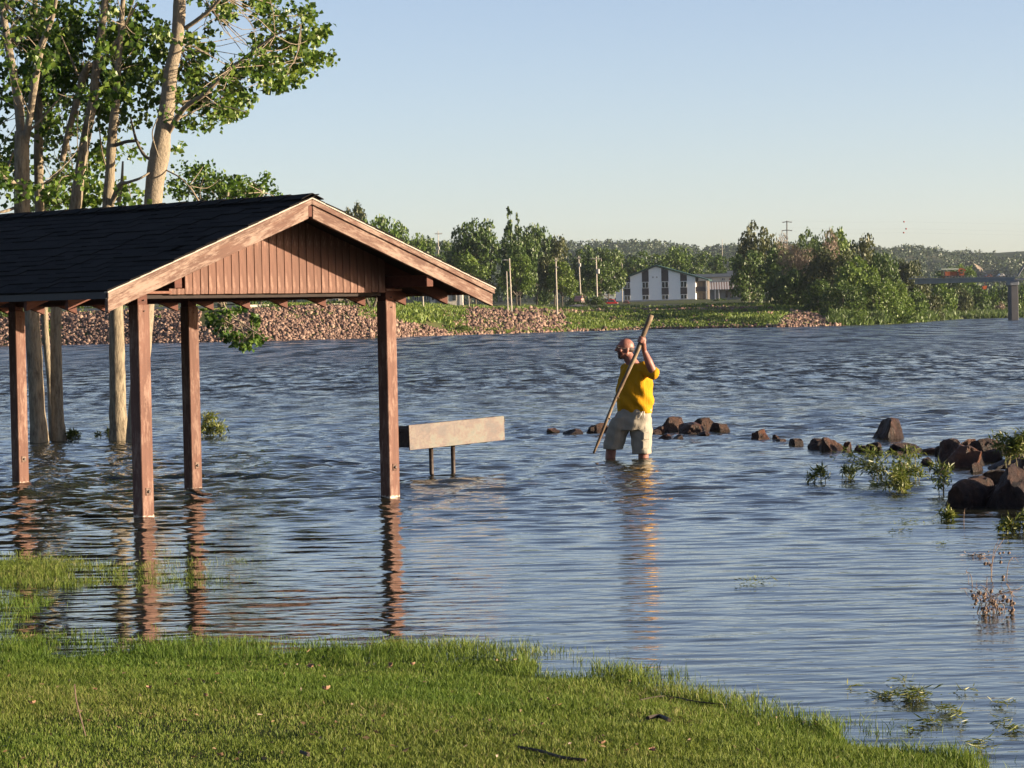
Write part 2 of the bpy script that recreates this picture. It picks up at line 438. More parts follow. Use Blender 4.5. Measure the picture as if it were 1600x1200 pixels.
ex = rs.uniform(0, 1, N) < .14      # thinner grass beside the view
xx[ex] = rs.uniform(-6.5, 6, ex.sum()); yy[ex] = rs.uniform(6.5, 22, ex.sum())
zz = lawn_z(xx, yy)
patch = vnoise(xx, yy, 1.7, 31)
den = np.where(zz > -.004, 1.0, np.clip(1 + (zz + .004) / .05, 0, 1) ** 1.6 * .75)
den *= np.where(zz < -.006, (vnoise(xx, yy, 5, 33) > -.2) * 1.0, 1) * (.8 + .2 * patch) * np.clip(16 / yy, .5, 1)
den *= np.where((zz < -.006) & (xx > 1.2), .6, 1)
k = (rs.uniform(0, 1, N) < den) & (zz > -.055)
xx, yy, zz, patch = xx[k], yy[k], zz[k], patch[k]
V, T = blades(len(xx), xx, yy, zz, .015 + .006 * patch, np.where(zz > 0, .037 + .014 * patch, .08), .0040, rs, .95)
o = mesh_obj('grass', np_mesh('grass', V, T, 3), GRASS); tag(o, 'short green lawn grass running into the flood water', kind='stuff')

# ================================================================== FAR BANK
_fs = [(-900, 560), (-300, 549), (0, 541), (200, 537), (400, 533), (600, 527.5), (700, 524), (820, 520.5), (907, 517.5), (1000, 515), (1100, 513.3), (1220, 511.3), (1310, 509), (1380, 507), (1450, 502.5), (1500, 498.5), (1600, 496.3), (1900, 489.5), (2600, 475)]
_fw = [on_water(*p) for p in _fs]
FA = np.array([math.atan2(p.x, p.y) for p in _fw]); FD = np.array([p.y for p in _fw])
def shore_y(a): return np.interp(a, FA, FD)
def pxa(px): return math.atan((px - 800) / F)
# height profile behind the shoreline, for a few bearings: (picture x, [(metres behind, height)...])
PROF = [(-900, [(0, 0), (14, 3.6), (18, 3.9), (60, 4.1), (400, 5.2)]), (560, [(0, 0), (14, 3.4), (18, 3.75), (60, 3.9), (400, 5.2)]), (700, [(0, 0), (8, 1.3), (22, 3.1), (40, 3.5), (400, 5.2)]),
        (900, [(0, 0), (6, .5), (30, 2.3), (44, 3.0), (300, 5.5)]), (1200, [(0, 0), (6, .5), (26, 2.1), (44, 2.9), (300, 5.6)]), (1300, [(0, 0), (10, .9), (30, 1.6), (60, 2.6), (300, 5.6)]), (1400, [(0, 0), (10, .6), (40, 1.4), (80, 3), (300, 5)]), (2600, [(0, 0), (10, .6), (40, 1.4), (80, 3), (300, 5)])]
OFFS = np.array([-12, 0, 3, 6, 8, 10, 14, 18, 22, 26, 30, 36, 44, 60, 90, 140, 220, 300, 400, 560, 800, 1100], float)
def prof(px, off):
    xs = [p[0] for p in PROF]; vals = []
    for p in PROF:
        o_, h_ = zip(*p[1]); vals.append(np.interp(off, o_, h_))
    vals = np.array(vals); px = np.clip(px, xs[0], xs[-1]); i = int(np.clip(np.searchsorted(xs, px) - 1, 0, len(xs) - 2)); t = (px - xs[i]) / (xs[i + 1] - xs[i])
    return vals[i] * (1 - t) + vals[i + 1] * t
def bank_z(x, y):
    """height of the far bank (scalar)"""
    a = math.atan2(x, y); off = y - float(shore_y(a)); px = 800 + F * x / y
    if off < 0: return off * .2
    return float(prof(px, off)) + (.25 * float(vnoise(x, y, .25, 41)) * min(1, off / 8))
pxs = np.concatenate([np.linspace(-3500, -400, 10), np.linspace(-350, 1950, 240), np.linspace(2000, 6000, 10)])
V = []
for px in pxs:
    a = pxa(px); y0 = float(shore_y(a)); h = prof(px, np.maximum(OFFS, 0)); h = np.where(OFFS < 0, -2.5, h)
    for o_, z in zip(OFFS, h):
        y = y0 + o_; x = math.tan(a) * y; V.append((x, y, z + (.25 * float(vnoise(x, y, .25, 41)) * min(1, max(o_, 0) / 8))))
n = len(OFFS); m_ = len(pxs); I = (np.arange(m_ - 1)[:, None] * n + np.arange(n - 1)[None]).ravel()
o = mesh_obj('terrain', np_mesh('terrain', V, np.stack([I, I + n, I + n + 1, I + 1], -1), 4), BANK, smooth=True); tag(o, kind='structure')
def bank_at(px, off):
    a = pxa(px); y = float(shore_y(a)) + off; x = math.tan(a) * y; return Vector((x, y, bank_z(x, y)))
def pxscale(Y): return Y / F      # metres per picture pixel at distance Y

# wooded hills behind the town
_hs = [(-1500, 372), (-200, 378), (300, 372), (560, 378), (650, 377), (700, 376), (760, 380), (860, 378), (900, 377), (960, 376), (1010, 375.5), (1060, 380), (1100, 385), (1150, 381), (1200, 380), (1300, 378), (1380, 383), (1420, 381), (1460, 385), (1500, 388), (1560, 388.5), (1600, 386), (1800, 380), (2400, 372), (3500, 380)]
HY0, HY1 = 1500., 2600.
def hill_top(px):
    y = np.interp(px, [h[0] for h in _hs], [h[1] for h in _hs]); return at(px, y + 6.5, HY1).z
def hill_z(px, t):
    """t 0..1 from the foot to the crest"""
    zt = hill_top(px); x = px * .02
    return 5 + (zt - 5) * (t ** 1.15) + (1 - abs(2 * t - 1)) * 7 * float(vnoise(np.float64(px * .03), np.float64(t * 5), 1.2, 51)) * min(1, t * 3)
HP = np.concatenate([np.linspace(-3500, -200, 12), np.linspace(-150, 1850, 140), np.linspace(1900, 5200, 12)]); HT = np.linspace(0, 1, 22)
V = []
for px in HP:
    for t in HT:
        Y = HY0 + (HY1 - HY0) * t; V.append((math.tan(pxa(px)) * Y, Y, hill_z(px, t)))
    for t, dz in ((1.2, -4), (2.0, -30)):
        Y = HY0 + (HY1 - HY0) * t; V.append((math.tan(pxa(px)) * Y, Y, hill_z(px, 1) + dz))
n = len(HT) + 2; m_ = len(HP); I = (np.arange(m_ - 1)[:, None] * n + np.arange(n - 1)[None]).ravel()
def hill_mat():
    m = Mat('wooded_hillside', .95, .1)
    n = m.noise(.006, 5, .65, (1, 1, 3)); n2 = m.noise(.05, 4, .6)
    c = m.ramp(n, [(.38, (.030, .050, .018)), (.52, (.055, .075, .025)), (.66, (.13, .125, .05))])
    m.color(m.mix(m.math('MULTIPLY', n2, .4), c, (.03, .045, .015))); return m.m
o = mesh_obj('hills', np_mesh('hills', V, np.stack([I, I + n, I + n + 1, I + 1], -1), 4), hill_mat(), smooth=True); tag(o, kind='structure')
# the pale track cut on the right hill
bm = bmesh.new(); prev = None
for (px, t, w) in ((1520, .66, 1.2), (1530, .60, 1.8), (1541, .53, 2.4), (1552, .46, 2.6), (1562, .42, 1.6)):
    Y = HY0 + (HY1 - HY0) * t; x = math.tan(pxa(px)) * Y; z = hill_z(px, t) + 2.2
    cur = (bm.verts.new((x - w, Y + 6, z + 2.5)), bm.verts.new((x + w, Y - 6, z - 1.0)))
    if prev: bm.faces.new((prev[0], prev[1], cur[1], cur[0]))
    prev = cur
tag(bm_obj('path', bm, simple('pale_cut_earth', (.34, .26, .17), .9, .2, .2)), kind='structure')
# forest: many small crowns
def blob_forest(name, n, seed, fpos, mat, size):
    """each crown = a handful of leaf-clump quads; one mesh"""
    rs_ = np.random.RandomState(seed); P = []; S = []
    while len(P) < n:
        q = fpos(rs_)
        if q is not None: P.append(q[:3]); S.append(q[3])
    P = np.array(P); S = np.array(S); k = 22
    d = rs_.normal(0, 1, (n, k, 3)); d /= np.linalg.norm(d, axis=2, keepdims=True); d[:, :, 2] = np.abs(d[:, :, 2]) * 1.25 - .15
    C = P[:, None, :] + d * (S[:, None, None] * rs_.uniform(.45, 1.0, (n, k, 1))) * np.array([.85, .85, 1.0])
    C = C.reshape(-1, 3); r = (S[:, None] * rs_.uniform(.16, .28, (n, k))).reshape(-1)
    a = rs_.normal(0, 1, C.shape); b = rs_.normal(0, 1, C.shape); a /= np.linalg.norm(a, axis=1, keepdims=True); b = np.cross(a, b); b /= np.linalg.norm(b, axis=1, keepdims=True)
    V = np.stack([C - a * r[:, None], C + b * r[:, None], C + a * r[:, None], C - b * r[:, None] * .8], 1).reshape(-1, 3)
    I = np.arange(len(C)) * 4; return mesh_obj(name, np_mesh(name, V, np.stack([I, I + 1, I + 2, I + 3], -1), 4), mat)
def fpos(rs_):
    px = rs_.uniform(480, 1760); t = rs_.uniform(.12, 1.0)
    dens = 1.0
    if px > 1450: dens = .9 if t < .5 else .55
    if px > 1520 and t > .82: dens = .05
    v = float(vnoise(np.float64(px * .02), np.float64(t * 6), 1.4, 61))
    if px > 1400 and v < -.15: dens *= .3
    if rs_.uniform() > dens: return None
    Y = HY0 + (HY1 - HY0) * t; s = rs_.uniform(2.6, 5.4) * (.9 if px < 1350 else .75)
    return (math.tan(pxa(px)) * Y, Y, hill_z(px, t) + s * .3, s)
FOREST = foliage_mat('hill_forest', (.020, .042, .014), (.032, .060, .020), (.048, .078, .026), .15)
tag(blob_forest('forest', 9500, 71, fpos, FOREST, 1), 'dark woodland covering the hills behind the town', kind='stuff')

# riprap on the bank
def stones(name, n, seed, zone, mat, smin, smax):
    rs_ = np.random.RandomState(seed)
    t = (1 + 5 ** .5) / 2
    ico = np.array([(-1, t, 0), (1, t, 0), (-1, -t, 0), (1, -t, 0), (0, -1, t), (0, 1, t), (0, -1, -t), (0, 1, -t), (t, 0, -1), (t, 0, 1), (-t, 0, -1), (-t, 0, 1)]) / 1.9
    fc = np.array([(0, 11, 5), (0, 5, 1), (0, 1, 7), (0, 7, 10), (0, 10, 11), (1, 5, 9), (5, 11, 4), (11, 10, 2), (10, 7, 6), (7, 1, 8), (3, 9, 4), (3, 4, 2), (3, 2, 6), (3, 6, 8), (3, 8, 9), (4, 9, 5), (2, 4, 11), (6, 2, 10), (8, 6, 7), (9, 8, 1)])
    VV, FF = [], []
    i = 0
    while i < n:
        q = zone(rs_)
        if q is None: continue
        s = rs_.uniform(smin, smax) * (1.5 if rs_.uniform() < .06 else 1); A = np.linalg.qr(rs_.normal(size=(3, 3)))[0]
        v = (ico * rs_.uniform(.62, 1.25, (12, 1)) * np.array([1, rs_.uniform(.6, .95), rs_.uniform(.5, .85)]) * s) @ A
        VV.append(v + np.array(q) + np.array([0, 0, s * .2])); FF.append(fc + 12 * i); i += 1
    return mesh_obj(name, np_mesh(name, np.concatenate(VV), np.concatenate(FF), 3), mat)
def zone_main(rs_):
    px = rs_.uniform(-330, 730); off = rs_.uniform(-1, 17)
    lim = 17 if px < 545 else np.interp(px, [545, 600, 650, 700, 730], [17, 12, 8, 3, 1])
    if off > lim + rs_.normal(0, .8): return None
    if 315 < px < 350 and off > 6: return None
    p = bank_at(px, off); return tuple(p)
tag(stones('riprap', 14500, 1, zone_main, RIPRAP, .13, .31), 'pinkish broken rock armouring the far bank at left', kind='stuff')
def zone_mid(rs_):
    px = rs_.uniform(690, 1330); off = rs_.uniform(-.5, 48)
    v = float(vnoise(np.float64(px * .02), np.float64(off * .15), 1.5, 81)); pr = .03
    if 730 < px < 885 and off > 4 and off < 40: pr = .85
    if px < 900 and off < np.interp(px, [690, 780, 900], [5, 22, 3]): pr = .75
    if 880 < px < 1190 and 34 < off < 43: pr = .62
    if off < 2.2: pr = max(pr, .5)
    if 1215 < px < 1312 and off < np.interp(px, [1215, 1250, 1312], [3, 34, 2]): pr = .95
    if rs_.uniform() > pr * (1 + .5 * v): return None
    return tuple(bank_at(px, off))
tag(stones('loose_stones', 6400, 2, zone_mid, RIPRAP, .15, .36), 'scattered pinkish stones along the grassy far bank', kind='stuff')
# weeds and grass tufts of the far bank
def tufts(name, n, seed, zone, mat, hmin, hmax):
    rs_ = np.random.RandomState(seed); P = []; H = []
    while len(P) < n:
        q = zone(rs_)
        if q is not None: P.append(q[0]); H.append(q[1])
    P = np.array(P); H = np.array(H)
    k = 7; P = np.repeat(P, k, 0) + rs_.normal(0, .22, (n * k, 3)) * np.array([1, 1, 0]); h = np.repeat(H, k) * rs_.uniform(.5, 1.1, n * k)
    a = rs_.uniform(0, 6.283, n * k); w = rs_.uniform(.07, .16, n * k); d = np.stack([np.cos(a), np.sin(a), 0 * a], -1) * w[:, None]; l = rs_.normal(0, .35, (n * k, 3)) * h[:, None] * np.array([1, 1, 0])
    up = np.array([0, 0, 1.0]) * h[:, None]
    V = np.stack([P - d, P + d, P + l + up * .9 + d * .4, P + l * 1.2 + up], 1).reshape(-1, 3); I = np.arange(n * k) * 4
    return mesh_obj(name, np_mesh(name, V, np.stack([I, I + 1, I + 2, I + 3], -1), 4), mat)
def zone_w(rs_):
    px = rs_.uniform(430, 1330) if rs_.uniform() < .9 else rs_.uniform(-300, 430); off = rs_.uniform(.5, 62)
    if px < 560 and off < 18 and rs_.uniform() < .93: return None
    if px < 700 and off < 9: return None
    if 730 < px < 885 and 4 < off < 40 and rs_.uniform() < .88: return None
    if 1225 < px < 1312 and off < 26 and rs_.uniform() < .85: return None
    v = float(vnoise(np.float64(px * .03), np.float64(off * .2), 1.5, 91))
    if v < -.3 and rs_.uniform() < .5: return None
    return tuple(bank_at(px, off)), rs_.uniform(.15, .42) * (1.8 if v > .45 else 1)
def zone_r(rs_):
    px = rs_.uniform(1300, 1700); off = rs_.uniform(.1, 24) ** 1.0
    return tuple(bank_at(px, off)), rs_.uniform(.4, 1.3)
tag(tufts('bank_grass', 15000, 3, zone_w, WEED, .3, 1), 'green and straw-coloured weeds growing on the far bank', kind='stuff')

tag(tufts('bank_brush', 3600, 4, zone_r, TREE_A, .3, 1), 'tangled green brush along the water right of the point', kind='stuff')

# ------------------------------------------------------------------ trees of the far bank
def tree_meshes(kind, seed, nq):
    """unit-high tree: crown of leaf-clump faces on limbs, and a trunk with limbs"""
    rs_ = np.random.RandomState(seed); r = random.Random(seed)
    lobes = []
    if kind == 'round':
        for i in range(15): a = r.uniform(0, 6.28); h = r.uniform(.30, .86); q = .27 * math.sqrt(max(.05, 1 - ((h - .52) / .45) ** 2)); lobes.append((q * math.cos(a), q * math.sin(a), h, r.uniform(.10, .19)))
        lobes += [(0, 0, .55, .24), (r.uniform(-.1, .1), 0, .85, .13)]
    elif kind == 'wide':
        for i in range(18): a = r.uniform(0, 6.28); h = r.uniform(.22, .80); q = .38 * math.sqrt(max(.05, 1 - ((h - .42) / .5) ** 2)); lobes.append((q * math.cos(a), q * math.sin(a), h, r.uniform(.12, .2)))
        lobes += [(0, 0, .5, .28), (.12, 0, .84, .13), (-.15, .1, .78, .12)]
    elif kind == 'tall':
        for i in range(15): h = r.uniform(.16, .95); q = .13 * (1.15 - h); a = r.uniform(0, 6.28); lobes.append((q * math.cos(a), q * math.sin(a), h, .045 + .09 * (1 - h)))
    elif kind == 'spire':
        for i in range(24): h = .12 + .84 * i / 23; q = .03 + .16 * (1 - h); a = r.uniform(0, 6.28); lobes.append((q * math.cos(a), q * math.sin(a), h, .03 + .075 * (1 - h)))
    elif kind == 'bush':
        for i in range(14): a = r.uniform(0, 6.28); h = r.uniform(.1, .75); q = .55 * math.sqrt(max(.05, 1 - (h - .1) ** 2)) * r.uniform(.3, 1); lobes.append((q * math.cos(a), q * math.sin(a), h, r.uniform(.18, .32)))
    elif kind == 'bare':
        for i in range(10): a = r.uniform(0, 6.28); h = r.uniform(.45, .85); q = .30 * (1 - abs(h - .6)); lobes.append((q * math.cos(a), q * math.sin(a), h, r.uniform(.12, .2)))
    L = np.array(lobes); w = L[:, 3] ** 2; idx = rs_.choice(len(L), nq, p=w / w.sum())
    d = rs_.normal(0, 1, (nq, 3)); d /= np.linalg.norm(d, axis=1, keepdims=True)
    rad = L[idx, 3:4] * rs_.uniform(.35, 1.12, (nq, 1)) ** .6
    C = L[idx, :3] + d * rad
    # shape the outline with noise: remove leaves in pockets
    keep = np.array([mnoise.noise(Vector(c * 9) + Vector((seed, 0, 0))) > -.18 for c in C]); C = C[keep]; C[:, 2] = np.maximum(C[:, 2], .02); n = len(C)
    if kind == 'bare':
        a = rs_.normal(0, 1, (n, 3)) * .8 + np.array([0, 0, .8]) + (C - np.array([0, 0, .5])) * 1.5; a /= np.linalg.norm(a, axis=1, keepdims=True); b = np.cross(a, rs_.normal(0, 1, (n, 3))); b /= np.linalg.norm(b, axis=1, keepdims=True); s1, s2 = .035, .006
    else:
        a = rs_.normal(0, 1, (n, 3)); a /= np.linalg.norm(a, axis=1, keepdims=True); b = np.cross(a, rs_.normal(0, 1, (n, 3))); b /= np.linalg.norm(b, axis=1, keepdims=True); s1, s2 = .026, .019
        if kind == 'bush': s1, s2 = .045, .034
    sc = rs_.uniform(.5, 1.25, (n, 1))
    V = np.stack([C - a * s1 * sc, C + b * s2 * sc, C + a * s1 * sc, C - b * s2 * sc], 1).reshape(-1, 3); I = np.arange(n) * 4
    cm = np_mesh('crown', V, np.stack([I, I + 1, I + 2, I + 3], -1), 4)
    bm = bmesh.new(); lean = r.uniform(-.03, .03)
    tube(bm, [(0, 0, -.05), (0, 0, .12), (lean, 0, .35), (lean * 1.5, 0, .62)], [.022, .018, .014, .006], 7)
    for l in lobes[::2]:
        tube(bm, [(lean * .6, 0, max(.1, l[2] * .45)), (l[0] * .5, l[1] * .5, l[2] * .75), (l[0], l[1], l[2])], [.010, .007, .003], 5)
    tm = bpy.data.meshes.new('trunk'); bm.to_mesh(tm); bm.free(); tm.materials.append(BARK_FAR)
    return cm, tm
TM = {}
for k_, sd_, nq in (('round', 1, 5200), ('round', 2, 5200), ('wide', 3, 7000), ('wide', 4, 7000), ('tall', 5, 4200), ('spire', 6, 3600), ('bush', 7, 2600), ('bush', 8, 2600), ('bare', 9, 3200), ('round', 10, 5200)):
    TM.setdefault(k_, []).append(tree_meshes(k_, sd_, nq))
TMAT = {'A': TREE_A, 'B': TREE_B, 'C': TREE_C, 'D': TREE_D}
TW_ = {'round': .86, 'wide': 1.12, 'tall': .40, 'spire': .42, 'bush': 1.7, 'bare': .9}
_cnt = {}
def far_tree(kind, mat, px, ybase, ytop, wpx, Y, lab, grp='trees along the far bank', ground=None, name=None):
    i = _cnt.get(kind, 0); _cnt[kind] = i + 1
    cm, tm = TM[kind][i % len(TM[kind])]
    zt = at(px, ytop, Y).z; zb = at(px, ybase, Y).z if ground is None else ground
    x = at(px, (ybase + ytop) / 2, Y).x; h = (zt - zb) * 1.04; w = wpx * Y / F / TW_[kind] * 1.12
    nm = name or ('bush' if kind == 'bush' else 'tree')
    root = empty(nm, (x, Y, zb), lab, nm, grp, rz=(i * 2.4) % 6.28)
    for n_, me, m in (('crown', cm, TMAT[mat]), ('trunk', tm, None)):
        if n_ == 'trunk' and kind == 'bush': continue
        if m is not None:
            key = me.name + mat
            if key not in TM: c = me.copy(); c.materials.clear(); c.materials.append(m); TM[key] = c
            me = TM[key]
        o_ = mesh_obj(n_, me, None, root); o_.scale = (w, w, h)
        if n_ == 'crown': o_['kind'] = 'stuff'
    return root
FT = [ # kind, mat, px, ybase, ytop, width, distance, label
    ('round', 'C', 556, 480, 325, 46, 470, 'feathery pale green tree rising just right of the shelter apex'),
    ('wide', 'B', 590, 480, 336, 76, 450, 'bright green tree behind the right slope of the shelter roof'),
    ('wide', 'B', 630, 480, 346, 70, 460, 'sunlit broad green tree, second right of the shelter apex'),
    ('round', 'A', 668, 480, 374, 60, 560, 'dark low tree below the leftmost far power pole'),
    ('round', 'A', 700, 480, 378, 60, 600, 'dark low tree between the power pole and the tall twin tree'),
    ('wide', 'A', 742, 478, 342, 84, 520, 'tall dark ragged tree left of the twin-spired tree'),
    ('round', 'B', 734, 478, 400, 60, 480, 'sunlit green tree in front of the tall dark ragged tree'),
    ('spire', 'A', 797, 470, 328, 26, 500, 'slim dark spire tree, tallest of the far tree line'),
    ('spire', 'A', 809, 470, 337, 20, 502, 'shorter slim spire right beside the tallest one'),
    ('wide', 'A', 806, 478, 352, 66, 498, 'full green tree around the feet of the two spires'),
    ('wide', 'A', 838, 478, 349, 60, 530, 'dark tree with drooping crown right of the spires'),
    ('round', 'B', 812, 478, 402, 44, 476, 'bushy green tree behind the two bare roadside poles'),
    ('round', 'C', 866, 478, 370, 50, 520, 'olive-brown thin-leaved tree behind the single pale pole'),
    ('round', 'B', 878, 476, 410, 46, 500, 'green tree right behind the single pale pole'),
    ('wide', 'A', 912, 478, 383, 66, 600, 'round deep green tree between the pale pole and the transformer pole'),
    ('wide', 'A', 950, 476, 386, 60, 620, 'deep green tree behind the transformer pole'),
    ('round', 'A', 935, 476, 412, 56, 590, 'dark tree shading the parked cars'),
    ('wide', 'A', 1010, 472, 392, 90, 760, 'broad dark tree behind the peak of the blue-white building'),
    ('wide', 'B', 1058, 472, 384, 56, 770, 'bright-topped tree behind the right slope of the blue-white building'),
    ('round', 'A', 1092, 472, 394, 50, 760, 'dark tree over the join of the two buildings'),
    ('round', 'A', 1132, 472, 402, 60, 800, 'dark tree behind the low house with striped awning'),
    ('wide', 'C', 1186, 490, 346, 76, 520, 'tallest tree of the wood at the point, with a tan patch in its top'),
    ('wide', 'A', 1170, 488, 392, 62, 505, 'dark shaded tree beside the striped awning'),
    ('round', 'A', 1212, 492, 388, 62, 480, 'dark tree under the tan-topped one'),
    ('bare', 'D', 1238, 462, 366, 50, 452, 'leafless pinkish tree crown below the steel pole'),
    ('bare', 'D', 1284, 462, 362, 56, 450, 'leafless pinkish tree crown right of the first leafless one'),
    ('wide', 'A', 1262, 490, 357, 60, 560, 'dark round tree rising between the two leafless crowns'),
    ('wide', 'B', 1306, 490, 355, 62, 540, 'green domed tree at the top middle of the wood'),
    ('wide', 'A', 1250, 500, 398, 84, 455, 'large deep green tree at the front of the wood above the stone heap'),
    ('wide', 'C', 1300, 504, 386, 88, 440, 'broad olive tree in the middle of the wood'),
    ('round', 'C', 1352, 504, 368, 58, 470, 'tree with thin tan top near the right end of the wood'),
    ('wide', 'B', 1340, 506, 400, 84, 430, 'bright green tree bulging over the water at the point'),
    ('wide', 'A', 1378, 506, 392, 56, 450, 'dark green tree at the right shoulder of the wood'),
    ('wide', 'B', 1376, 507, 430, 62, 425, 'light green tree low on the right side of the point'),
    ('round', 'A', 1280, 504, 440, 60, 424, 'shadowy tree low in the middle of the wood'),
    ('wide', 'A', 1232, 506, 420, 70, 440, 'deep green tree just behind the stone heap'),
    ('wide', 'A', 1318, 508, 436, 76, 418, 'dark low tree overhanging the water in the middle of the wood'),
    ('wide', 'B', 1396, 507, 440, 64, 430, 'low fresh green tree where the wood meets the river mouth'),
    ('round', 'C', 1412, 500, 410, 44, 560, 'pale willow left of the bridge end'),
    ('round', 'C', 1436, 500, 408, 34, 600, 'feathery willow just before the bridge end'),
    ('wide', 'A', 1478, 480, 418, 60, 760, 'dark conifer-like clump behind the orange vehicle on the bridge'),
    ('wide', 'B', 1506, 480, 412, 40, 770, 'yellow-green tree tops right of the dark clump beyond the bridge'),
    ('wide', 'A', -40, 500, 440, 90, 360, 'dark tree at the far left edge beyond the riprap'),
    ('wide', 'A', 120, 486, 400, 120, 420, 'dark tree behind the riprap seen between the cottonwood trunks'),
    ('wide', 'A', 250, 486, 400, 120, 430, 'dark tree behind the picnic table on the far bank'),
    ('wide', 'A', 30, 486, 410, 100, 430, 'dark tree behind the leftmost shelter post on the far bank'),
    ('round', 'A', 352, 484, 410, 90, 450, 'dark tree behind the hanging branch on the far bank'),
    ('round', 'A', 455, 482, 410, 90, 470, 'dark tree behind the low beige shed'),
    ('round', 'A', 520, 482, 400, 90, 520, 'dark tree hidden behind the gable over the far houses'),
]
for t_ in FT: far_tree(*t_)
# forked small trees on top of the riprap
for (px, yb, w, lab) in ((398, 499, 26, 'small forked tree on the riprap left of the middle, its V-shaped trunk in view'), (456, 486, 22, 'slim double-stemmed tree on the riprap behind the gable'), (551, 489, 30, 'stout forked tree at the top of the riprap left of the right post'), (581, 489, 22, 'leaning dark tree by the white parked car')):
    Y = 345 if yb > 495 else 352
    p = at(px, yb, Y); root = empty('tree', p, lab, 'tree', 'trees along the far bank'); r_ = random.Random(px); bm = bmesh.new(); k = Y / F
    for s in (-1, 1): tube(bm, [(0, 0, -.5), (s * w * .08 * k, 0, 5 * k), (s * w * .35 * k, 0, 22 * k), (s * w * .6 * k, 0, 46 * k)], [3.6 * k, 2.8 * k, 2.1 * k, 1.2 * k], 8)
    bm_obj('trunk', bm, BARK_FAR, root)
    cm = TM['wide'][0][0].copy(); cm.materials.append(TREE_A); o_ = mesh_obj('crown', cm, None, root); o_['kind'] = 'stuff'; o_.location = (0, 0, 8 * k); o_.scale = (70 * k, 70 * k, 90 * k)
BS = [('bush', 'B', 332, 521, 484, 34, 338, 'leafy green bush growing through the riprap behind the second post'),
    ('bush', 'B', 10, 512, 474, 46, 338, 'green bush on the riprap at the left edge'), ('bush', 'B', 122, 492, 462, 20, 346, 'small bright bush on top of the riprap between the trunks'),
    ('bush', 'B', 645, 486, 474, 50, 420, 'row of low green bushes before the grey house'), ('bush', 'B', 700, 514, 494, 20, 368, 'round green bush half way down the far bank'),
    ('bush', 'A', 764, 517, 497, 34, 380, 'dark green bush on the bank below the two bare poles'), ('bush', 'C', 668, 503, 486, 40, 380, 'grey-green scrub on the bank behind the right post'),
    ('bush', 'B', 722, 519, 508, 40, 364, 'yellow-green low growth near the water right of the round bush'), ('bush', 'B', 935, 505, 488, 26, 425, 'green bush in the weeds left of the pole tip'), ('bush', 'B', 1010, 506, 494, 60, 425, 'low green growth on the bank behind the pole tip'),
    ('bush', 'B', 1090, 508, 493, 70, 420, 'low green growth on the bank below the awning house'), ('bush', 'B', 1180, 508, 492, 60, 410, 'low green growth left of the stone heap'),
    ('bush', 'A', 1225, 504, 484, 30, 425, 'dark bush at the top of the stone heap'), ('bush', 'B', 1262, 501, 480, 34, 440, 'fresh green bush behind the stone heap'),
    ('bush', 'B', 1335, 509, 484, 56, 405, 'bright bush at the water below the wood'), ('bush', 'A', 1372, 508, 486, 44, 412, 'dark bush at the water right below the wood'), ('bush', 'B', 1404, 507, 462, 60, 428, 'bright green bush at the right corner of the point'),
    ('bush', 'B', 1430, 506, 452, 60, 470, 'bright green bush beside the bridge end'), ('bush', 'C', 1452, 503, 446, 60, 520, 'olive bush under the bridge end'), ('bush', 'B', 1476, 501, 440, 60, 560, 'green bush under the bridge near its end'),
    ('bush', 'C', 1500, 500, 446, 56, 600, 'olive-tan bush under the bridge below the orange vehicle'), ('bush', 'A', 1526, 499, 440, 60, 620, 'deep green bush under the middle of the bridge'), ('bush', 'B', 1548, 498, 442, 50, 640, 'green bush left of the pale dead scrub'),
    ('bush', 'D', 1562, 498, 472, 24, 612, 'pale dead scrub at the water left of the bridge pier'), ('bush', 'A', 1574, 498, 440, 40, 650, 'dark bush behind the bridge pier'), ('bush', 'B', 1600, 497, 438, 50, 640, 'green bush right of the bridge pier'),
    ('bush', 'A', 1640, 497, 430, 70, 660, 'dark bush beyond the right edge of the river mouth'), ('bush', 'A', 1130, 480, 466, 60, 640, 'clipped dark hedge in front of the awning house'), ('bush', 'A', 1190, 486, 462, 60, 560, 'dark undergrowth right of the awning house'), ('bush', 'A', 1236, 492, 460, 60, 500, 'dark undergrowth at the foot of the wood'),
    ('bush', 'A', 900, 478, 456, 40, 560, 'dark shrub behind the silver car'), ('bush', 'A', 930, 480, 462, 40, 560, 'dark shrub left of the pale trailer'), ('bush', 'A', 850, 476, 440, 44, 540, 'dark undergrowth left of the single pale pole')]
for t_ in BS: far_tree(*t_, grp='bushes of the far bank')

# ------------------------------------------------------------------ buildings
PW_BLUE = simple('white_wall_paint', (.95, .98, 1.0), .8, .04, 1.5); PDARK = simple('dark_brown_panel', (.06, .05, .05), .8, .2, 2); PCREAM = simple('cream_siding', (.72, .66, .56), .8, .1, 2)
PGREY = simple('grey_siding', (.22, .235, .25), .8, .1, 2); ROOFG = simple('green_metal_roof', (.03, .085, .065), .5, .15, 2); ROOFL = simple('pale_roof_fascia', (.46, .44, .42), .7, .1, 2); TRIM = simple('white_trim', (.72, .70, .66), .7, .05, 3)
BEIGE = simple('beige_stucco', (.45, .37, .27), .85, .1, 2); ASPHALT = simple('road_asphalt', (.055, .055, .058), .9, .2, 1); CONC = simple('bridge_concrete', (.34, .34, .34), .85, .12, .6); STEELG = simple('blue_grey_steel', (.20, .22, .25), .6, .12, .6)
BROWNW = simple('shaded_brown_wall', (.12, .10, .08), .8, .1, 2)  # wall colour darkened to hold the shade of the trees beside it
def glass_mat():
    m = Mat('dark_window_glass', .08, .8); m.color((.02, .025, .03)); return m.m
GLASS = glass_mat()
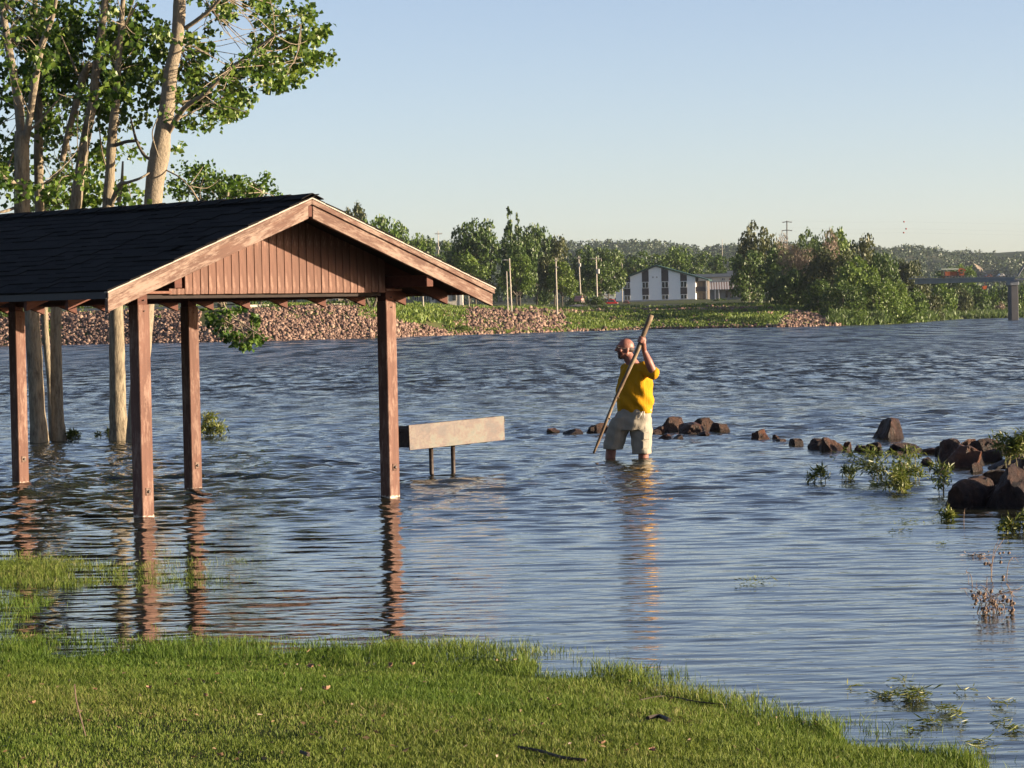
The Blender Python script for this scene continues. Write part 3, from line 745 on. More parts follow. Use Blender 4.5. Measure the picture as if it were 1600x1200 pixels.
class Front:
    """a facade authored in metres from picture measures: face plane at distance Y, square to the view, turned by rz about its left foot"""
    def __init__(s, name, px0, ybase, Y, lab, cat='building', rz=0.0):
        s.Y = Y; s.k = Y / F; s.px0 = px0; s.yb = ybase; p = at(px0, ybase, Y); s.root = empty(name, p, lab, cat, rz=rz)
    def x(s, px): return (px - s.px0) * s.k
    def z(s, py): return (s.yb - py) * s.k
    def box(s, name, px0, px1, py0, py1, d0, d1, mat, par=None, bev=0): return box_obj(name, (s.x(px0), s.x(px1), d0, d1, s.z(py1), s.z(py0)), mat, par or s.root, bev=bev)
    def poly(s, name, pts, d0, d1, mat, par=None):
        bm = bmesh.new(); a = [bm.verts.new((s.x(p[0]), d0, s.z(p[1]))) for p in pts]; b = [bm.verts.new((s.x(p[0]), d1, s.z(p[1]))) for p in pts]; n = len(pts)
        bm.faces.new(a); bm.faces.new(b[::-1])
        for i in range(n): bm.faces.new((a[i], b[i], b[(i + 1) % n], a[(i + 1) % n]))
        bmesh.ops.recalc_face_normals(bm, faces=bm.faces[:]); return bm_obj(name, bm, mat, par or s.root)
    def window(s, px0, px1, py0, py1, d=-.02, mat=None, split=True, label=None):
        w = s.box('window', px0, px1, py0, py1, d - .06, d, mat or TRIM)
        n = 2 if split else 1; g = (px1 - px0) / n
        for i in range(n): s.box('pane', px0 + g * i + .7, px0 + g * (i + 1) - .7, py0 + .7, py1 - .7, d - .09, d - .065, GLASS, w)
        return w
mt = Front('motel_building', 962.5, 470.5, 700, 'two-storey blue-white building with dark vertical panels and a low gable roof', rz=-.14)
def roofy(px): return np.interp(px, [962, 1025.5, 1105], [440.0, 417.0, 440.0]) + 1.2
mt.poly('wall', [(962.5, 470.5), (962.5, roofy(962.5)), (1025.5, roofy(1025.5)), (1087, roofy(1087)), (1087, 470.5)], 0, 10, PW_BLUE)
for (a, b) in ((975.5, 985.3), (1003.8, 1014.3), (1034.2, 1045.2), (1063.6, 1074)):
    mt.poly('dark_panel', [(a, 441.5), (a, roofy(a) + .3), (b, roofy(b) + .3), (b, 441.5)], -.05, -.005, PDARK)
    mt.box('dark_panel', a, b, 451.5, 462, -.05, -.005, PDARK); mt.window(a + .3, b - .3, 441.8, 451.2); mt.window(a + .3, b - .3, 462.3, 469.5)
for a in (1020, 1026): mt.box('vent', a, a + 2.2, 433.5, 435.8, -.05, -.004, ROOFL)
for (a, b) in (((960.5, 441.6), (1025.5, 416.6)), ((1025.5, 416.6), (1108, 441.5))):
    mt.poly('roof', [(a[0], a[1]), (a[0], a[1] - 1.7), (b[0], b[1] - 1.7), (b[0], b[1])], -.7, 11, ROOFG)
mt.box('stair_wall', 1088, 1104.5, 441.5, 470.5, 2.95, 10, BROWNW); mt.box('balcony', 1087.5, 1105, 451, 458, .4, 2.9, PDARK); mt.box('post', 1103, 1104.6, 441, 470.5, .3, .6, TRIM)
for a in (1090, 1097): mt.box('door', a, a + 3.4, 443.5, 451, 2.92, 2.99, PDARK); mt.box('door', a, a + 3.4, 461, 470, 2.92, 2.99, PDARK)
mt.box('plinth', 962, 1087.5, 469.9, 473.5, -.12, -.02, CONC)
hs = Front('awning_house', 1084, 472, 730, 'cream two-storey house with a flat pale roof and a striped brown-white awning', rz=-.17)
hs.box('wall', 1086, 1168, 434, 474, 0, 14, PCREAM); hs.box('roof', 1084, 1172, 428.5, 433.5, -.8, 14.6, ROOFL); hs.box('parapet', 1137, 1172, 424.5, 428.2, -.6, 10, ROOFL)
for a in (1107.5, 1128.5): hs.window(a, a + 5, 435, 439.8)
hs.box('sign_board', 1140, 1155, 436.4, 438.6, -.1, -.02, simple('faded_red_sign', (.36, .16, .11), .8))
bm = bmesh.new(); ns = 30
aw = empty('x', (0, 0, 0), None, None); bpy.data.objects.remove(aw)
for i in range(ns):
    a, b = 1105 + i * 2, 1107 + i * 2; off = 2.2
    bmx = bmesh.new(); v = [bmx.verts.new(q) for q in ((hs.x(a), -.08, hs.z(441.2)), (hs.x(b), -.08, hs.z(441.2)), (hs.x(b + off), -2.6, hs.z(453)), (hs.x(a + off), -2.6, hs.z(453)))]
    v2 = [bmx.verts.new(q.co + Vector((0, 0, -.12))) for q in v]; bmx.faces.new(v); bmx.faces.new(v2[::-1])
    for j in range(4): bmx.faces.new((v[j], v2[j], v2[(j + 1) % 4], v[(j + 1) % 4]))
    bm_obj('awning_stripe', bmx, simple('awning_brown', (.30, .20, .17)) if i % 2 and i == 1 else (bpy.data.materials['awning_brown'] if i % 2 else TRIM), hs.root)
bm.free()
hs.box('lower_wall', 1106, 1168, 453.5, 474, -.06, -.01, PGREY)
for a in (1118.5, 1124): hs.box('porch_post', a, a + 1.6, 452.5, 474, -2.5, -2.3, TRIM)
for a in (1134, 1140.5): hs.box('door', a, a + 3.6, 455.5, 466, -.12, -.07, GLASS); 
hs.window(1147, 1151.5, 454.5, 465, -.07, split=False)
gh = Front('grey_house', 628, 480.5, 540, 'low grey house with white-trimmed windows and a white door behind the shelter post')
gh.box('wall', 628, 697, 458, 481, 0, 9, PGREY); gh.box('roof', 622, 732, 452, 457.7, -.8, 9.5, ROOFL)
gh.box('wing_wall', 698, 723, 458, 481, -1.2, 8, PCREAM); gh.box('corner_board', 718.5, 723.2, 458, 481, -1.28, -1.21, TRIM)
for a, b in ((648, 654.5), (663.5, 670.5), (682, 687.5)): gh.window(a, b, 460, 470.5)
gh.window(706.5, 713.5, 460, 472, -1.22, split=False)
dr = gh.box('door', 672.5, 680.5, 459.5, 476, -.10, -.02, TRIM); gh.box('pane', 675, 678.6, 461, 470, -.13, -.105, GLASS, dr)
gh.box('steps', 671, 682, 476.5, 481, -1.0, -.03, CONC)
bh = Front('beige_shed', 498, 487.5, 430, 'plain beige building seen under the gable behind the forked tree')
bh.box('wall', 498, 562, 462, 488, 0, 7, BEIGE); bh.box('roof', 494, 566, 458, 461.7, -.6, 7.4, ROOFL); bh.box('door', 505, 512, 470, 487, -.06, -.01, TRIM); bh.window(520, 530, 467, 476)
bl2 = Front('brown_building', 575, 480, 560, 'brownish building between the beige one and the grey house'); bl2.box('wall', 566, 632, 461, 482, 0, 6, BEIGE); bl2.box('roof', 562, 636, 456, 460.8, -.6, 6.4, ROOFG); bl2.window(600, 606, 466, 474)
tr = Front('white_trailer', 940, 470, 640, 'pale box trailer parked beside the blue-white building', 'trailer'); tr.box('body', 940, 961, 455, 468, 0, 3, simple('pale_trailer', (.42, .46, .47), .6)); tr.box('stripe', 940.5, 960.5, 460.5, 462.5, -.05, -.006, PGREY)
for a in (945, 954):
    bm = bmesh.new(); bmesh.ops.create_cone(bm, cap_ends=True, segments=12, radius1=.42, radius2=.42, depth=.25, matrix=Matrix.Translation((tr.x(a), -.1, tr.z(469))) @ Matrix.Rotation(R(90), 4, 'X')); bm_obj('wheel', bm, IRON, tr.root)
for (px0, px1, y0_, y1_, Y, lab) in ((958, 1000, 397, 420, 900, 'pale house front showing through the trees above the cars'), (948, 958, 424, 436, 820, 'tiny cream wall among the trees left of the blue-white building')):
    b_ = Front('house', px0, y1_ + 30, Y, lab); b_.box('wall', px0, px0 + 14, y0_ + 14, y1_ + 30, 0, 8, PCREAM); b_.box('roof', px0 - 1.5, px0 + 15.5, y0_ + 11, y0_ + 13.7, -.5, 8.5, ROOFL); b_.window(px0 + 4, px0 + 8, y0_ + 16, y0_ + 19)
# picnic table and railing on the riprap top, road
pt_ = Front('picnic_table', 259, 486.5, 352, 'small pale table on the far bank seen between the posts', 'table'); pt_.box('tabletop', 259, 272, 481, 482.2, -.5, .5, TRIM)
for a in (260, 270): pt_.box('leg', a, a + 1, 482.3, 487, -.4, .4, TRIM)
bm = bmesh.new(); prev = None
for px in np.linspace(-350, 545, 30):
    p = bank_at(px, 20); cur = [bm.verts.new((p.x, p.y + d, 3.83 + z)) for d, z in ((0, 0), (.0, .28), (.5, .28), (.5, 0))]
    if prev:
        for j in range(3): bm.faces.new((prev[j], cur[j], cur[j + 1], prev[j + 1]))
    prev = cur
tag(bm_obj('kerb', bm, simple('pale_kerb', (.50, .46, .38), .8)), kind='structure')
bm = bmesh.new(); prev = None
for px in np.linspace(-400, 1180, 70):
    a = pxa(px); cur = []
    for off in (64, 76):
        y = float(shore_y(a)) + off; x = math.tan(a) * y; cur.append(bm.verts.new((x, y, bank_z(x, y) + .35)))
    if prev: bm.faces.new((prev[0], cur[0], cur[1], prev[1]))
    prev = cur
tag(bm_obj('road', bm, ASPHALT), kind='structure')

# ------------------------------------------------------------------ poles
POLEM = simple('weathered_pole', (.46, .41, .34), .8, .15, 2); POLED = simple('dark_pole', (.10, .09, .08), .8, .15, 2); XF = simple('grey_transformer', (.42, .42, .40), .5)
def pole_thing(pxt, yt, pxb, yb, w, Y, lab, mat=None, arms=(), tank=None, lamp=None, name='utility_pole', cat='pole'):
    b = at(pxb, yb, Y); t = at(pxt, yt, Y); k = Y / F; root = empty(name, b, lab, cat, 'poles beyond the river'); mat = mat or POLEM
    bm = bmesh.new(); tube(bm, [(0, 0, -1), t - b], [w * k * .55, w * k * .42], 8); bm_obj('pole', bm, mat, root)
    for (y_, x0, x1, dz) in arms:
        z = (yb - y_) * k; xm = (t - b).x * (yb - y_) / (yb - yt)
        bm = bmesh.new(); tube(bm, [(xm + x0 * k, -.1, z + dz * k), (xm, -.15, z), (xm + x1 * k, -.1, z + dz * k)], .6 * k, 6); bm_obj('crossarm', bm, mat, root)
        bm = bmesh.new()
        for q in (x0, x0 * .5, x1 * .5, x1): add_box(bm, xm + q * k - .3 * k, xm + q * k + .3 * k, -.2, 0, z + dz * k + .3 * k, z + dz * k + 1.8 * k)
        bm_obj('insulators', bm, XF, root)['kind'] = 'stuff'
    if tank:
        (x0, y0_, r, h) = tank; bm = bmesh.new(); bmesh.ops.create_cone(bm, cap_ends=True, segments=12, radius1=r * k, radius2=r * k, depth=h * k, matrix=Matrix.Translation((x0 * k, -.2, (yb - y0_) * k))); bm_obj('transformer', bm, XF, root, smooth=False)
    if lamp:
        (x0, y0_) = lamp; bm = bmesh.new(); add_box(bm, x0 * k - 1.8 * k, x0 * k + 1.8 * k, -.4, .1, (yb - y0_) * k - .7 * k, (yb - y0_) * k + .7 * k); tube(bm, [(0, 0, (yb - y0_ - .5) * k), (x0 * k, -.15, (yb - y0_) * k)], .35 * k, 5); bm_obj('lamp_head', bm, XF, root)
pole_thing(795.8, 403.5, 799.5, 480, 2.2, 395, 'taller of the two bare poles on the bank, beside a lamp', lamp=(-9, 406))
pole_thing(791.5, 424, 793.5, 479, 1.8, 400, 'shorter bare pole just left of the taller one')
pole_thing(868.2, 403, 870.6, 480, 2.2, 410, 'single pale pole with a small round lamp near its top', arms=((408, -2, 3, .5),), lamp=(1.5, 417.5))
pole_thing(904, 400, 907.5, 463, 1.9, 560, 'pole with transformer and short arm above the silver car', arms=((403, -3, 3.5, -1),), tank=(2.0 - 2.2, 414, 1.4, 5))
pole_thing(908.5, 419, 910, 458, 1.4, 640, 'short lamp pole close behind the transformer pole', lamp=(1.4, 421.5))
pole_thing(931.3, 401, 933, 462, 2.2, 560, 'tall pole with a wide crossarm and grey transformer', arms=((404.5, -8, 8, 0),), tank=(2.6, 424, 1.9, 7))
pole_thing(939.5, 405, 938, 450, 1.2, 600, 'thin pale pole under the right tip of the wide crossarm')
pole_thing(972, 404, 972.5, 470, 1.2, 690, 'thin pole left of the blue-white building roof')
pole_thing(684.5, 361, 686, 470, 1.4, 640, 'distant power pole with crossarm above the dark low trees', arms=((365.5, -5, 6, 0),), tank=(1.6, 388, 1.0, 5))
pole_thing(660.5, 461, 662.5, 487, 2.2, 372, 'short white post before the grey house'); pole_thing(732, 458, 734, 480, 1.2, 395, 'thin sign post right of the cream wing of the grey house')
pole_thing(1229.5, 345, 1230, 470, 2.0, 620, 'tall dark steel pole with two pairs of arms above the wood', POLED, arms=((346.5, -7, 7.5, -1.2), (359.5, -8, 8, -1.2)))
pole_thing(1128.3, 374, 1129, 440, .9, 900, 'very thin distant mast above the awning house')
# marker balls on power wires over the river
for (px, py, lab) in ((1412.5, 346.5, 'topmost red marker ball on a power wire over the river'), (1415.8, 357.5, 'middle red marker ball, shifted right of the other two'), (1412, 363.5, 'lowest red marker ball on the wires over the river')):
    c = at(px, py, 640); root = empty('power_line', c, lab, 'power line', 'power wires over the river'); bm = bmesh.new()
    bmesh.ops.create_icosphere(bm, subdivisions=2, radius=.19); bm_obj('marker_ball', bm, simple('marker_red', (.30, .04, .03), .5), root, smooth=True)
    a = at(1229, py - 2, 620) - c; b = at(1760, py + 6, 680) - c; bm = bmesh.new(); tube(bm, [a, a * .5 + Vector((0, 0, -.25)), (0, 0, 0), b * .5 + Vector((0, 0, -.1)), b], .005, 4); bm_obj('wire', bm, POLED, root)

# ------------------------------------------------------------------ cars
def car(px, yb, L, H, Y, paint, lab, grp='cars parked across the river', van=False, rz=0.0):
    k = Y / F; p = at(px, yb, Y); root = empty('parked_car', p, lab, 'car', grp, rz=rz); l, h = L * k, H * k; w = 1.7
    m = simple('car_paint', paint, .3, .05, 2, spec=.6)
    prof_ = [(-.5, .18), (-.5, .48), (-.47, .58), (-.30, .62), (-.16, .98 if not van else 1.0), (.18 if not van else .42, 1.0), (.34 if not van else .47, .62), (.48, .56), (.5, .2)]
    bm = bmesh.new(); a = [bm.verts.new((x * l, 0, z * h)) for x, z in prof_]; b = [bm.verts.new((x * l, w, z * h)) for x, z in prof_]; n = len(prof_); bm.faces.new(a); bm.faces.new(b[::-1])
    for i in range(n): bm.faces.new((a[i], b[i], b[(i + 1) % n], a[(i + 1) % n]))
    bmesh.ops.recalc_face_normals(bm, faces=bm.faces[:]); bmesh.ops.bevel(bm, geom=bm.edges[:], offset=.05, segments=1, affect='EDGES'); bm_obj('body', bm, m, root)
    bm = bmesh.new(); q = [(-.24, .64), (-.145, .92), (.16 if not van else .38, .92), (.28 if not van else .40, .64)]; v = [bm.verts.new((x * l, -.02, z * h)) for x, z in q]; v2 = [bm.verts.new((x * l, .05, z * h)) for x, z in q]; bm.faces.new(v); bm.faces.new(v2[::-1])
    for i in range(4): bm.faces.new((v[i], v2[i], v2[(i + 1) % 4], v[(i + 1) % 4]))
    bm_obj('window', bm, GLASS, root)
    for s in (-.31, .32):
        bm = bmesh.new(); bmesh.ops.create_cone(bm, cap_ends=True, segments=14, radius1=.2 * h, radius2=.2 * h, depth=.22, matrix=Matrix.Translation((s * l, .08, .2 * h)) @ Matrix.Rotation(R(90), 4, 'X')); bm_obj('wheel', bm, IRON, root)
car(955.5, 479.5, 21, 12, 600, (.45, .015, .015), 'bright red car in front of the pale trailer')
car(978, 479.5, 16, 10, 602, (.16, .02, .025), 'dark red car right of the bright red one')
car(897, 472, 19, 12.5, 560, (.40, .42, .45), 'silver car under the transformer pole')
car(910.5, 473, 8, 11, 556, (.50, .20, .16), 'reddish car end-on beside the silver car', rz=.9)
car(925, 472, 22, 11, 600, (.10, .14, .13), 'dark green car in the shade right of the silver car')
car(1118, 477, 18, 9, 640, (.10, .13, .18), 'dark blue car in front of the awning house')
car(1150, 477, 24, 9, 640, (.03, .03, .035), 'black car right of the dark blue car')
car(563, 481, 16, 12, 400, (.70, .72, .75), 'white car parked beneath the gable between two trees')

# ------------------------------------------------------------------ bridge
BRY = 475
def bp(px, py, Y): return at(px, py, Y)
bridge = empty('bridge', Vector((at(1585, 500, BRY).x, BRY, 0)), 'grey girder bridge entering from the right on a dark concrete pier', 'bridge'); bo = bridge.location.copy()
def span(name, xL, YL, xR, YR, ytopL, ytopR, ybotL, ybotR, mat, d=3.0):
    bm = bmesh.new(); vs = []
    for (px, Y, yt, yb_) in ((xL, YL, ytopL, ybotL), (xR, YR, ytopR, ybotR)):
        for dd in (0, d):
            for yy_ in (yt, yb_): q = at(px, yy_, Y) - bo; vs.append(bm.verts.new((q.x, q.y + dd, q.z)))
    for f in ((0, 1, 3, 2), (4, 6, 7, 5), (0, 4, 5, 1), (2, 3, 7, 6), (0, 2, 6, 4), (1, 5, 7, 3)): bm.faces.new([vs[i] for i in f])
    bmesh.ops.recalc_face_normals(bm, faces=bm.faces[:]); return bm_obj(name, bm, mat, bridge)
span('girder', 1434, 520, 1585, 478, 436.5, 434.5, 443.8, 438.8, STEELG, 4)
span('deck', 1425, 522, 1586, 477.6, 434.6, 432.5, 436.3, 434.3, CONC, 4.4)
span('girder', 1589, 478, 1800, 420, 435, 430, 437.6, 434, CONC, 4)
span('rail', 1425, 521.5, 1586, 477.5, 431.6, 430.2, 432.2, 430.7, STEELG, .06)
bm = bmesh.new()
for t in np.linspace(0, 1, 34):
    q = at(1425 + 160 * t, 434.8 - 2 * t, 521.5 - 44 * t) - bo; add_box(bm, q.x - .03, q.x + .03, q.y, q.y + .06, q.z, q.z + .34)
bm_obj('rail_posts', bm, STEELG, bridge)['kind'] = 'stuff'
k = BRY / F; x0 = at(1580.5, 470, BRY).x - bo.x; x1 = at(1591.5, 470, BRY).x - bo.x
box_obj('pier', (x0, x1, .2, 3.6, -3, at(1586, 446, BRY).z), simple('pier_concrete', (.10, .10, .11), .85, .15, .8), bridge, bev=.05)
box_obj('pier_cap', (x0 - .15, x1 + .1, .0, 3.8, at(1586, 445.8, BRY).z, at(1586, 438, BRY).z), STEELG, bridge, bev=.04)
bm = bmesh.new(); tube(bm, [at(1590, 431, BRY) - bo, at(1600, 415, BRY - 1) - bo, at(1612, 400, BRY - 2) - bo, at(1660, 396, BRY - 4) - bo], .16, 6); bm_obj('truss_chord', bm, STEELG, bridge)
# works vehicle on the bridge
tv = Front('works_truck', 1470, 434.2, 507, 'orange works truck with a pale flat roof standing on the bridge', 'truck')
ORG = simple('orange_paint', (.26, .07, .025), .5, .2, 2); 
tv.box('chassis', 1471, 1508, 431.2, 433.4, .2, 2.0, IRON); tv.box('canopy', 1471, 1498, 419.5, 422, 0, 2.2, simple('pale_canvas', (.36, .42, .36), .8)); tv.box('load', 1477, 1496, 424.5, 431, .3, 1.9, ORG)
for a in (1471.5, 1496.5): tv.box('canopy_post', a, a + 1.2, 422.2, 431, .1, .3, IRON)
tv.poly('crane_arm', [(1497, 426), (1499, 420.5), (1503, 419), (1510, 423), (1509, 424.6), (1503, 421.3), (1500.5, 423), (1499.5, 427)], .4, .8, ORG); tv.box('cab', 1499.5, 1507, 424.8, 431, .3, 1.8, ORG); tv.box('window', 1501, 1505.5, 425.6, 428, .22, .29, GLASS)
for a in (1475, 1484, 1503):
    bm = bmesh.new(); bmesh.ops.create_cone(bm, cap_ends=True, segments=12, radius1=.22, radius2=.22, depth=.2, matrix=Matrix.Translation((tv.x(a), .1, tv.z(433))) @ Matrix.Rotation(R(90), 4, 'X')); bm_obj('wheel', bm, IRON, tv.root)
car(1565, 432.8, 11, 5.4, 485, (.62, .62, .60), 'white car crossing the bridge near the pier'); car(1545, 433.2, 12, 4.5, 490, (.20, .07, .05), 'brown car crossing the bridge behind the white one')
bu = Front('hanging_bucket', 1535, 452, 492, 'small bright orange work bucket hanging under the bridge', 'bucket'); bu.poly('bucket', [(1535.5, 447), (1542.5, 446.5), (1541, 452), (1536, 452)], 0, .6, simple('signal_orange', (.50, .11, .03), .5)); bu.box('rope', 1538.8, 1539.3, 438.5, 446.6, .2, .26, ORG)

# ------------------------------------------------------------------ evening haze
bm = bmesh.new(); add_box(bm, -9000, 9000, -120, 5200, -4.2, 175); bmesh.ops.recalc_face_normals(bm, faces=bm.faces[:])
hz = bpy.data.materials.new('evening_haze'); hz.use_nodes = True; hz.node_tree.nodes.clear()
pv = hz.node_tree.nodes.new('ShaderNodeVolumePrincipled'); ho = hz.node_tree.nodes.new('ShaderNodeOutputMaterial'); hz.node_tree.links.new(pv.outputs[0], ho.inputs['Volume'])
pv.inputs['Density'].default_value = 3.6e-5; pv.inputs['Color'].default_value = (.70, .83, 1.0, 1); pv.inputs['Anisotropy'].default_value = .2
tag(bm_obj('haze', bm, hz), kind='stuff')

# ================================================================== PICNIC SHELTER  (local frame: x across the gable, y along the ridge, z up)
SHX, SHY, SHTH = -3.4243, 26.9852, 0.8122
PW, W, BAY = .14, 3.176, 3.035
C0, HB = 1.658, 2.463            # centre line, half width of the roof
ZR, ZE, OV = 2.934, 2.069, .57
SLOPE = (ZR - ZE) / HB
LEN = 3 * BAY + PW
shelter = empty('picnic_shelter', (SHX, SHY, 0), 'open red-brown wooden picnic shelter with dark shingle roof standing in flood water', 'shelter', rz=SHTH)
SHM = Matrix.Translation((SHX, SHY, 0)) @ Matrix.Rotation(SHTH, 4, 'Z')
rng = random.Random(3)
def ztop(s): return ZR - SLOPE * abs(s - C0)
def post(s, t, zb):
    bm = bmesh.new()
    add_box(bm, s, s + PW, t, t + PW, -.6, 1.962)
    bmesh.ops.bevel(bm, geom=bm.edges[:], offset=.006, segments=1, affect='EDGES')
    p = bm_obj('post', bm, MPOST, shelter)
    q = box_obj('post_cap', (s + .004, s + PW - .018, t + .008, t + PW - .008, 1.957, 2.06), WOOD_DARK, p, bev=.004)
    for zz, pl in ((zb, True), (1.90, False), (2.0, False)):
        if pl: box_obj('washer_plate', (s + .042, s + .098, t - .008, t - .001, zz - .035, zz + .035), WOOD_RAKE, p, bev=.002)
        bm = bmesh.new(); r = .016 if pl else .007
        bmesh.ops.create_cone(bm, cap_ends=True, segments=8, radius1=r, radius2=r * .7, depth=.016, matrix=Matrix.Translation((s + .07, t - (.015 if pl else .006), zz)) @ Matrix.Rotation(R(90), 4, 'X'))
        bm_obj('bolt', bm, IRON, p)
    return p
SHADE_TIMBER = simple('shade_dark_timber', (.022, .013, .010), .85, .3, 20)  # timber colour darkened to hold the shade under the roof
def post_mat():
    m = painted_wood('post_wood', (.185, .09, .064), (.29, .185, .14), .54)
    nt = m.node_tree
    for n in nt.nodes:
        if n.type == 'MAPPING':
            v = n.inputs['Scale'].default_value; n.inputs['Scale'].default_value = (v[1], v[2], v[0])
    # a thin pale band just above the water, foam glint painted into the colour
    p = nt.nodes['Principled BSDF']; lk = p.inputs['Base Color'].links[0]; src = lk.from_socket
    tc = nt.nodes.new('ShaderNodeTexCoord'); sp = nt.nodes.new('ShaderNodeSeparateXYZ'); nt.links.new(tc.outputs['Object'], sp.inputs[0])
    no = nt.nodes.new('ShaderNodeTexNoise'); no.inputs['Scale'].default_value = 30; nt.links.new(tc.outputs['Object'], no.inputs['Vector'])
    ad = nt.nodes.new('ShaderNodeMath'); ad.operation = 'MULTIPLY_ADD'; nt.links.new(no.outputs['Fac'], ad.inputs[0]); ad.inputs[1].default_value = .06; nt.links.new(sp.outputs['Z'], ad.inputs[2])
    rp = nt.nodes.new('ShaderNodeValToRGB'); nt.links.new(ad.outputs[0], rp.inputs[0])
    e = rp.color_ramp.elements; e[0].position = .028; e[0].color = (1, 1, 1, 1); e[1].position = .05; e[1].color = (0, 0, 0, 1)
    mx = nt.nodes.new('ShaderNodeMix'); mx.data_type = 'RGBA'; nt.links.new(rp.outputs[0], mx.inputs[0]); nt.links.new(src, mx.inputs[6]); mx.inputs[7].default_value = (.55, .47, .38, 1)
    nt.links.new(mx.outputs[2], p.inputs['Base Color'])
    return m
MPOST = post_mat()
for i in range(4):
    for s in (0, W):
        post(s, i * BAY, {(0, 0): .235, (W, 0): .30, (W, BAY): .26, (W, 2 * BAY): .275}.get((s, i * BAY), .25))
for s in (0, W):     # long beams on the posts
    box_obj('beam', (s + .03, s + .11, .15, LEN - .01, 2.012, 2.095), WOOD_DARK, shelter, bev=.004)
def sloped(name, s0, s1, t0, t1, up0, dn0, mat, parent, bev=.003):
    """piece running with the roof slope from s0 (towards ridge) to s1 (towards eave), plumb ends; up0/dn0 are offsets below the roof line"""
    bm = bmesh.new(); vs = []
    for s in (s0, s1):
        z = ztop(s)
        for t in (t0, t1):
            for d in (up0, dn0): vs.append(bm.verts.new((s, t, z - d)))
    for f in ((0, 1, 3, 2), (4, 6, 7, 5), (0, 4, 5, 1), (2, 3, 7, 6), (0, 2, 6, 4), (1, 5, 7, 3)): bm.faces.new([vs[i] for i in f])
    bmesh.ops.recalc_face_normals(bm, faces=bm.faces[:])
    if bev: bmesh.ops.bevel(bm, geom=bm.edges[:], offset=bev, segments=1, affect='EDGES')
    # the mesh lies along the board: rotate into a frame whose x axis follows the slope so that the grain does too
    sg = -1 if s1 < s0 else 1
    a = math.atan(SLOPE) * sg
    Mr = Matrix.Translation((s0, t0, ztop(s0))) @ Matrix.Rotation(a, 4, 'Y')
    inv = Mr.inverted()
    for v in bm.verts: v.co = inv @ v.co
    return bm_obj(name, bm, mat, parent, Mr)
for sg in (-1, 1):
    e = C0 + sg * HB
    # rafters with tails below the eaves
    k = 0; t = -.57 + .607
    while t < LEN + OV - .2:
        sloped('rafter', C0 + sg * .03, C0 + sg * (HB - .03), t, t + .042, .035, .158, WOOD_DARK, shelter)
        t += .607
    # front and back rake: fly rafter, trim strip, drip edge
    for (ta, tb, tc_) in ((-OV, -OV + .045, -OV - .022), (LEN + OV - .045, LEN + OV, LEN + OV + .002)):
        rb = sloped('rake_board', C0 + sg * .028, C0 + sg * HB, ta, tb, .022, .178, WOOD_RAKE, shelter)
        sloped('rake_trim', C0 + sg * .001, C0 + sg * (HB + .012), tc_, tc_ + .020, .004, .052, WOOD_RAKE, shelter)
        sloped('drip_edge', C0 + sg * .001, C0 + sg * (HB + .02), tc_ - .006, tc_ + .045, -.012, .001, DRIP_LIGHT, shelter, 0)
    # roof deck
    sloped('roof_deck', C0 + sg * .002, C0 + sg * (HB - .004), -OV + .004, LEN + OV - .004, .003, .033, SHADE_TIMBER, shelter, 0)
    # eave drip edge / fascia strip
    box_obj('eave_strip', (e - .004 if sg > 0 else e - .012, e + .012 if sg > 0 else e + .004, -OV + .01, LEN + OV - .01, ZE - .058, ZE + .004), DRIP if sg < 0 else WOOD_RAKE, shelter)
# ridge board and its end block
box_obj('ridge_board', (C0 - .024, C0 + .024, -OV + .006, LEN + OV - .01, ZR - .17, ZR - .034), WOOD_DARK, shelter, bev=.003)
# gable wall: header, backing, boards
box_obj('header_beam', (.15, W - .01, .05, .10, 2.012, 2.052), SHADE_TIMBER, shelter, bev=.004)
box_obj('header_cap', (.10, .40, -.012, .07, 2.057, 2.083), WOOD, shelter, bev=.003)
box_obj('header_cap', (W + .0, W + .22, -.012, .07, 2.062, 2.083), WOOD, shelter, bev=.003)
bm = bmesh.new()
b0, b1 = .37, 3.166
vs = [bm.verts.new((s, t, z)) for t in (.012, .03) for (s, z) in ((b0 + .19, 2.056), (b1, 2.056), (b1, ztop(b1) - .036), (C0, ZR - .036), (b0 + .19, ztop(b0 + .19) - .036))]
bm.faces.new(vs[:5][::-1]); bm.faces.new(vs[5:])
for i in range(5): bm.faces.new((vs[i], vs[(i + 1) % 5], vs[5 + (i + 1) % 5], vs[5 + i]))
bm_obj('gable_backing', bm, WOOD_DARK, shelter)
NB = 29; bw = (b1 - b0) / NB
for i in range(NB):
    s0 = b0 + i * bw + .003; s1 = s0 + bw - .006
    short = i < 2
    za, zb = (2.105, 2.105) if short else (ztop(s0) - .04, ztop(s1) - .04)
    bm = bmesh.new(); y0 = -.006 - rng.random() * .004; y1 = .010; zl = 2.052 - rng.random() * .004
    cs = [(s0, zl), (s1, zl), (s1, zb)] + ([(C0, ZR - .04)] if s0 < C0 < s1 else []) + [(s0, za)]
    fr = [bm.verts.new((s, y0, z)) for s, z in cs]; bk = [bm.verts.new((s, y1, z)) for s, z in cs]
    bm.faces.new(fr[::-1]); bm.faces.new(bk); n = len(cs)
    for k in range(n): bm.faces.new((fr[k], fr[(k + 1) % n], bk[(k + 1) % n], bk[k]))
    bmesh.ops.recalc_face_normals(bm, faces=bm.faces[:])
    bmesh.ops.bevel(bm, geom=bm.edges[:], offset=.003, segments=1, affect='EDGES')
    # grain upright: local x axis points up
    Mr = Matrix.Translation((s0, 0, zl)) @ Matrix.Rotation(R(-90), 4, 'Y')
    for v in bm.verts: v.co = Mr.inverted() @ v.co
    bm_obj('gable_board', bm, WOOD_BOARD, shelter, Mr)
